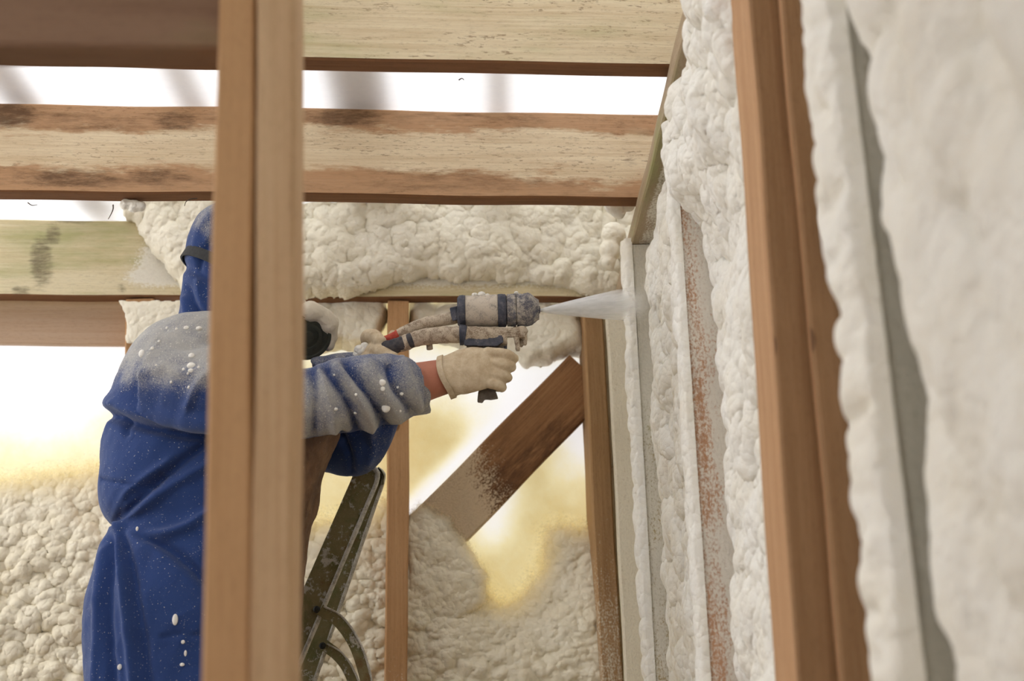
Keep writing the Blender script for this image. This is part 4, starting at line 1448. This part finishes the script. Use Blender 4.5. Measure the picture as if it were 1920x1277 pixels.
def turned(name, prof, mat, parent=gun, seg=36, crust=0.0, seed=0):
    V, Fc = [], []
    e1 = np.cross(gax, [0, 0, 1.0]); e1 /= np.linalg.norm(e1)
    e2 = np.cross(e1, gax)
    P = []
    for (a, ra), (b, rb) in zip(prof[:-1], prof[1:]):
        n = max(1, int(abs(b - a) * gl_ / 0.003))
        for i in range(n):
            P.append((a + (b - a) * i / n, ra + (rb - ra) * i / n))
    P.append(prof[-1])
    for t, r in P:
        for kk in range(seg):
            th = 2 * math.pi * kk / seg
            rr = r + crust * (float(fbm(np.array([t * 22.0]), np.array([kk * 0.5 % 18.0]), seed, 3)[0]) - 0.5)
            V.append(gA + gax * t * gl_ + (e1 * math.cos(th) + e2 * math.sin(th)) * rr)
    n = len(P)
    for i in range(n - 1):
        for kk in range(seg):
            p, q_ = i * seg + kk, i * seg + (kk + 1) % seg
            Fc.append((p, q_, q_ + seg, p + seg))
    Fc.append(tuple(range(seg))[::-1])
    Fc.append(tuple(range((n - 1) * seg, n * seg)))
    return mesh_obj(name, V, Fc, mat, parent, smooth=True)


R0 = 0.0355
turned("end_ring", [(-0.03, 0.020), (-0.03, R0 - 0.006), (0.0, R0 + 0.0005), (0.075, R0 + 0.0005)], M_GUN_K, crust=0.002, seed=1)
turned("air_cylinder", [(0.07, R0 - 0.003), (0.075, R0 - 0.0005), (0.50, R0 + 0.0005), (0.51, R0 - 0.003)], M_GUN_D, crust=0.0028, seed=2)
turned("collar", [(0.50, R0 - 0.003), (0.505, R0 + 0.0012), (0.60, R0 + 0.0015), (0.612, R0 - 0.001), (0.618, R0 - 0.005)], M_GUN_K, crust=0.0018, seed=3)
turned("collar", [(0.618, R0 - 0.005), (0.628, R0 + 0.0005), (0.735, R0 + 0.001), (0.745, R0 - 0.002), (0.75, R0 - 0.005)], M_GUN_M, crust=0.003, seed=4)
turned("front_housing", [(0.745, R0 - 0.006), (0.755, R0 + 0.001), (0.90, R0 + 0.002), (0.965, R0 - 0.003), (1.02, R0 - 0.012), (1.045, R0 - 0.014), (1.048, 0.006)], M_GUN_M, crust=0.007, seed=5)
turned("nozzle", [(1.03, 0.010), (1.06, 0.008), (1.065, 0.003)], M_GUN_K, crust=0.001, seed=6)


def boxy(name, corners_px, Y0, Y1, mat, parent=gun, amp=0.002, seed=0):
    """prism: an outline in the gun's plane with thickness"""
    n = len(corners_px)
    V = [Yp(x, y, Y0) for x, y in corners_px] + [Yp(x, y, Y1) for x, y in corners_px]
    Fc = [tuple(range(n)), tuple(range(n, 2 * n))[::-1]] + [(i, i + n, (i + 1) % n + n, (i + 1) % n) for i in range(n)]
    V, N, Fc = remesh([(np.array(V), Fc)], 0.0025, 2)
    V = V + N * (amp * (fbm(V[:, 0] * 90, V[:, 2] * 90 + V[:, 1] * 70, seed, 3) - 0.5))[:, None]
    return mesh_obj(name, V, Fc, mat, parent, smooth=True)


boxy("rear_block", [(843, 577), (858, 574), (860, 600), (848, 602)], GY - 0.016, GY + 0.016, M_GUN_K, seed=1)
boxy("handle", [(868, 642), (946, 640), (943, 655), (934, 690), (930, 735), (903, 735), (900, 690), (880, 655)], GY - 0.013, GY + 0.016, M_GRIP, seed=2)
boxy("handle_foot", [(899, 728), (927, 727), (934, 748), (920, 750), (908, 749), (905, 756), (895, 755), (896, 738)], GY - 0.018, GY + 0.018, M_GRIP, seed=3)
boxy("lower_body", [(868, 618), (942, 620), (944, 642), (930, 650), (870, 648)], GY - 0.030, GY + 0.026, M_GUN_K, seed=4, amp=0.003)
boxy("trigger", [(944, 640), (951, 634), (950, 662), (944, 668)], GY - 0.007, GY + 0.007, M_GUN_K, seed=5)
boxy("mixing_block", [(940, 617), (984, 612), (990, 620), (984, 634), (960, 632), (942, 632)], GY - 0.022, GY + 0.022, M_HOSE, seed=6, amp=0.006)
for i, pl in enumerate(([(968, 628), (970, 645), (971, 658)], [(982, 622), (984, 638), (983, 647)], [(976, 625), (978, 640), (976, 650)], [(805, 645), (806, 655)])):
    P = spline([Yp(x, y, GY - 0.012 + 0.006 * i) for x, y in pl], 8)
    V, Fc = tube_geo(P, [0.0075, 0.007, 0.006, 0.006, 0.005, 0.005, 0.0055, 0.004] if i < 3 else [0.007] * 8, 10)
    mesh_obj("foam_drip", V, Fc, M_HOSE, gun, smooth=True)
for px, py, r in ((890, 553, 0.007), (903, 552, 0.009), (914, 554, 0.006), (968, 549, 0.005)):
    V, Fc = ball_geo(Yp(px, py, GY), (r, r, r * 0.7), 12, 8)
    mesh_obj("foam_crust", V, Fc, M_DROP, gun, smooth=True)


def hose(name, pl, r, mat, wraps=0.0, seed=0, n=120, parent=gun, r1=None):
    P = spline([Yp(x, y, Y) for x, y, Y in pl], n)
    s = np.concatenate([[0], np.cumsum(np.linalg.norm(np.diff(P, axis=0), axis=1))])
    r1 = r if r1 is None else r1
    rad = []
    for i in range(n):
        rr = r + (r1 - r) * i / (n - 1)
        if wraps:
            ph = (s[i] / wraps) % 1.0
            rr *= 0.95 + 0.07 * ph
        rr += 0.0025 * (float(fbm(np.array([s[i] * 60]), np.array([seed * 1.0]), seed, 3)[0]) - 0.5)
        rad.append(rr)
    V, Fc = tube_geo(P, rad, 20)
    return mesh_obj(name, V, Fc, mat, parent, smooth=True)


hose("hose", [(726, 641, 3.02), (760, 622, 3.01), (800, 606, 3.005), (860, 594, 3.0)], 0.0125, M_HOSE, 0, 1, r1=0.0145)
hose("hose", [(748, 647, 2.985), (790, 633, 2.98), (840, 628, 2.978), (900, 629, 2.98), (950, 632, 2.985)], 0.0175, M_HOSE, 0.022, 2, r1=0.0205)
hose("hose_sleeve", [(716, 652, 2.995), (732, 651, 2.988), (752, 645, 2.983), (775, 637, 2.98)], 0.0165, M_HOSE_D, 0.018, 3, 40)
hose("red_tape", [(712, 645, 3.02), (722, 641, 3.015), (738, 633, 3.012), (748, 628, 3.01)], 0.0125, M_RED, 0.01, 4, 30)
hose("hose_band", [(862, 628, 2.979), (866, 628, 2.979), (872, 629, 2.98)], 0.0225, M_GUN_K, 0, 5, 8)
hose("hose", [(722, 650, 3.01), (700, 660, 3.04), (690, 700, 3.10), (672, 790, 3.30), (590, 880, 3.36), (490, 1000, 3.38), (420, 1280, 3.38), (400, 1500, 3.38)], 0.015, M_HOSE, 0, 6)
hose("hose", [(715, 645, 3.03), (697, 656, 3.07), (694, 700, 3.13), (676, 790, 3.33), (594, 880, 3.40), (495, 1000, 3.42), (425, 1280, 3.42), (405, 1500, 3.42)], 0.013, M_HOSE, 0, 7)

# the jet of foam mist
k = NT("spray_mist")
oc = k.coord("Object")
dn = k.attr("mist")
st = k.noise(k.map(oc, (3, 150, 150)), 1.0, 3, 0.6)
fac = k.math('MULTIPLY', dn, k.math('ADD', 0.55, k.math('MULTIPLY', st, 0.8)), True)
di = k.n("ShaderNodeBsdfDiffuse"); di.inputs[0].default_value = (0.97, 0.97, 0.97, 1)
tr = k.n("ShaderNodeBsdfTranslucent"); tr.inputs[0].default_value = (0.97, 0.97, 0.97, 1)
tp = k.n("ShaderNodeBsdfTransparent")
m1, m2 = k.n("ShaderNodeMixShader"), k.n("ShaderNodeMixShader")
k.l(di.outputs[0], m1.inputs[1]); k.l(tr.outputs[0], m1.inputs[2]); m1.inputs[0].default_value = 0.5
k.l(tp.outputs[0], m2.inputs[1]); k.l(m1.outputs[0], m2.inputs[2]); k.l(fac, m2.inputs[0])
k.t.nodes.remove(k.b)
k.l(m2.outputs[0], k.out.inputs[0])
M_MIST = k.m
ap = Yp(1013, 582, GY)
end = Yp(1196, 568, 3.36)
jx = (end - ap) / np.linalg.norm(end - ap)
JL = np.linalg.norm(end - ap)
e1 = np.array([0, 0, 1.0]) - jx * jx[2]
e1 /= np.linalg.norm(e1)
e2 = np.cross(jx, e1)
V, Fc, A = [], [], []
off = 0
for s, am in ((1.0, 0.6), (0.75, 0.7), (0.5, 0.8), (0.28, 0.9)):
    nl, seg = 40, 32
    for i in range(nl):
        t = i / (nl - 1)
        for kk in range(seg):
            th = 2 * math.pi * kk / seg
            r = (0.003 + 0.042 * t ** 0.85) * s * (1 + 0.05 * math.sin(3 * th + 4 * s))
            V.append((t * JL, r * math.cos(th), r * math.sin(th)))
            A.append(am * (1 - 0.9 * ss(np.array(t), 0.5, 1.0)) * (1.0 if t > 0.02 else 0.6))
    for i in range(nl - 1):
        for kk in range(seg):
            p, q_ = off + i * seg + kk, off + i * seg + (kk + 1) % seg
            Fc.append((p, q_, q_ + seg, p + seg))
    off += nl * seg
o = mesh_obj("spray_jet", V, Fc, M_MIST, None, smooth=True, attrs={"mist": A})
o.matrix_world = Matrix(((jx[0], e1[0], e2[0], ap[0]), (jx[1], e1[1], e2[1], ap[1]), (jx[2], e1[2], e2[2], ap[2]), (0, 0, 0, 1)))
tag(o, "white cone of foam mist shooting from the gun nozzle to the wall", "spray")

# ------------------------------------------------------------------ the step ladder
LY = 3.31
lad = empty("step_ladder", (Yp(565, 1277, LY)[0] - 0.5, LY, 0.0))
tag(lad, "rusty olive green metal step ladder standing in front of the worker", "ladder")


def plate_px(name, pl_left, pl_right, Y, th, mat, parent, seed=0):
    """sheet metal flange between two edge lines, thickness th along y"""
    A, B_ = [Yp(x, y, Y) for x, y in pl_left], [Yp(x, y, Y) for x, y in pl_right]
    n = len(A)
    V, Fc = [], []
    for a, b in zip(A, B_):
        V += [a, b, b + [0, th, 0], a + [0, th, 0]]
    for i in range(n - 1):
        for kk in range(4):
            p, q_ = i * 4 + kk, i * 4 + (kk + 1) % 4
            Fc.append((p, p + 4, q_ + 4, q_))
    Fc.append((0, 1, 2, 3))
    Fc.append(tuple(range((n - 1) * 4, n * 4))[::-1])
    return mesh_obj(name, V, Fc, mat, parent)


def line_px(p, q, ys):
    return [(p[0] + (q[0] - p[0]) * (y - p[1]) / (q[1] - p[1]), y) for y in ys]


ys = list(np.linspace(905, 1920, 30))
top = [(672, 880), (664, 890)]
Lf = [(676, 874), (664, 888)] + line_px((656, 905), (565, 1112), ys)
Rt = [(698, 876), (708, 886)] + line_px((706, 905), (562, 1244), ys)
railA = plate_px("rail", Lf, Rt, LY, 0.004, M_LADDER, lad)
Lf2 = [(680, 876), (672, 890)] + line_px((672, 905), (545, 1277), ys)
Rt2 = [(708, 878), (719, 888)] + line_px((718, 905), (590, 1277), ys)
railB = plate_px("rail", Lf2, Rt2, LY + 0.075, 0.004, M_LADDER, lad)


def rod(name, pl, Y, r, mat, parent, n=40, seg=10):
    P = spline([Yp(x, y, Y) for x, y in pl], n)
    V, Fc = tube_geo(P, [r * (1 + 0.25 * (vnoise(np.array([i * 0.7]), np.array([0.3]), 5)[0] - 0.5)) for i in range(n)], seg)
    return mesh_obj(name, V, Fc, mat, parent, smooth=True)


rod("lip", Rt, LY - 0.002, 0.0058, M_LIP, railA, 60)
rod("lip", Rt2, LY + 0.073, 0.0048, M_LIP, railB, 60)
# folded cap joining the two flanges
V, Fc = [], []
capl = [(656, 905), (663, 888), (676, 873), (688, 871), (702, 874), (714, 880), (720, 892), (718, 908)]
for kk, (x, y) in enumerate(capl):
    V += [Yp(x, y, LY), Yp(x + 2, y + 1, LY + 0.079)]
n = len(capl)
V2 = [np.array(v) for v in V]
cen = Yp(690, 930, LY + 0.04)
inner = [v + (cen - v) / np.linalg.norm(cen - v) * 0.004 for v in V2]
Vc = V2 + inner
for i in range(n - 1):
    a = 2 * i
    Fc.append((a, a + 1, a + 3, a + 2))
    Fc.append((a + 2 * n, a + 2 + 2 * n, a + 3 + 2 * n, a + 1 + 2 * n))
mesh_obj("cap", Vc, Fc, M_LADDER, lad, smooth=True)


def flat_bar(name, pl, Y, w, th, mat, parent, n=40):
    P = spline([Yp(x, y, Y) for x, y in pl], n)
    tan = np.gradient(P, axis=0)
    tan /= np.linalg.norm(tan, axis=1)[:, None]
    V, Fc = [], []
    for p, t in zip(P, tan):
        s = np.cross(t, [0, 1.0, 0])
        s /= np.linalg.norm(s)
        for a, b in ((-1, 0), (1, 0), (1, 1), (-1, 1)):
            V.append(p + s * w / 2 * a + np.array([0, th * b, 0]))
    for i in range(n - 1):
        for kk in range(4):
            p_, q_ = i * 4 + kk, i * 4 + (kk + 1) % 4
            Fc.append((p_, q_, q_ + 4, p_ + 4))
    Fc.append((3, 2, 1, 0))
    Fc.append(tuple(range((n - 1) * 4, n * 4)))
    return mesh_obj(name, V, Fc, mat, parent), s


b1, _ = flat_bar("curved_leg", [(600, 1143), (632, 1163), (660, 1200), (678, 1245), (690, 1300), (705, 1420), (730, 1920)], LY - 0.01, 0.026, 0.010, M_LADDER, lad, 60)
b2, _ = flat_bar("curved_leg", [(606, 1208), (636, 1232), (656, 1262), (672, 1310), (690, 1420), (720, 1920)], LY + 0.065, 0.026, 0.010, M_LADDER, lad, 60)
rod("lip", [(607, 1137), (640, 1155), (670, 1195), (689, 1243), (702, 1300)], LY - 0.011, 0.0026, M_LIP, b1)
rod("lip", [(613, 1207), (643, 1226), (666, 1262), (680, 1300)], LY + 0.064, 0.0022, M_LIP, b2)
for (x, y), Y in (((594, 1143), LY - 0.008), ((605, 1211), LY + 0.066)):
    disc_stack("bolt", Yp(x, y, Y), (0, -1, 0), [(-0.006, 0.008), (0.004, 0.008), (0.008, 0.005), (0.009, 0.001)], M_BOLT, lad, 14)
# rung that carries the worker (below the picture) and floor ends
slab("rung", (-0.82, PY - 0.20, 0.655), (-0.50, LY + 0.30, 0.683), M_LADDER, None, lad)
slab("rung", (-0.82, PY - 0.20, 0.30), (-0.60, LY + 0.30, 0.325), M_LADDER, None, lad)
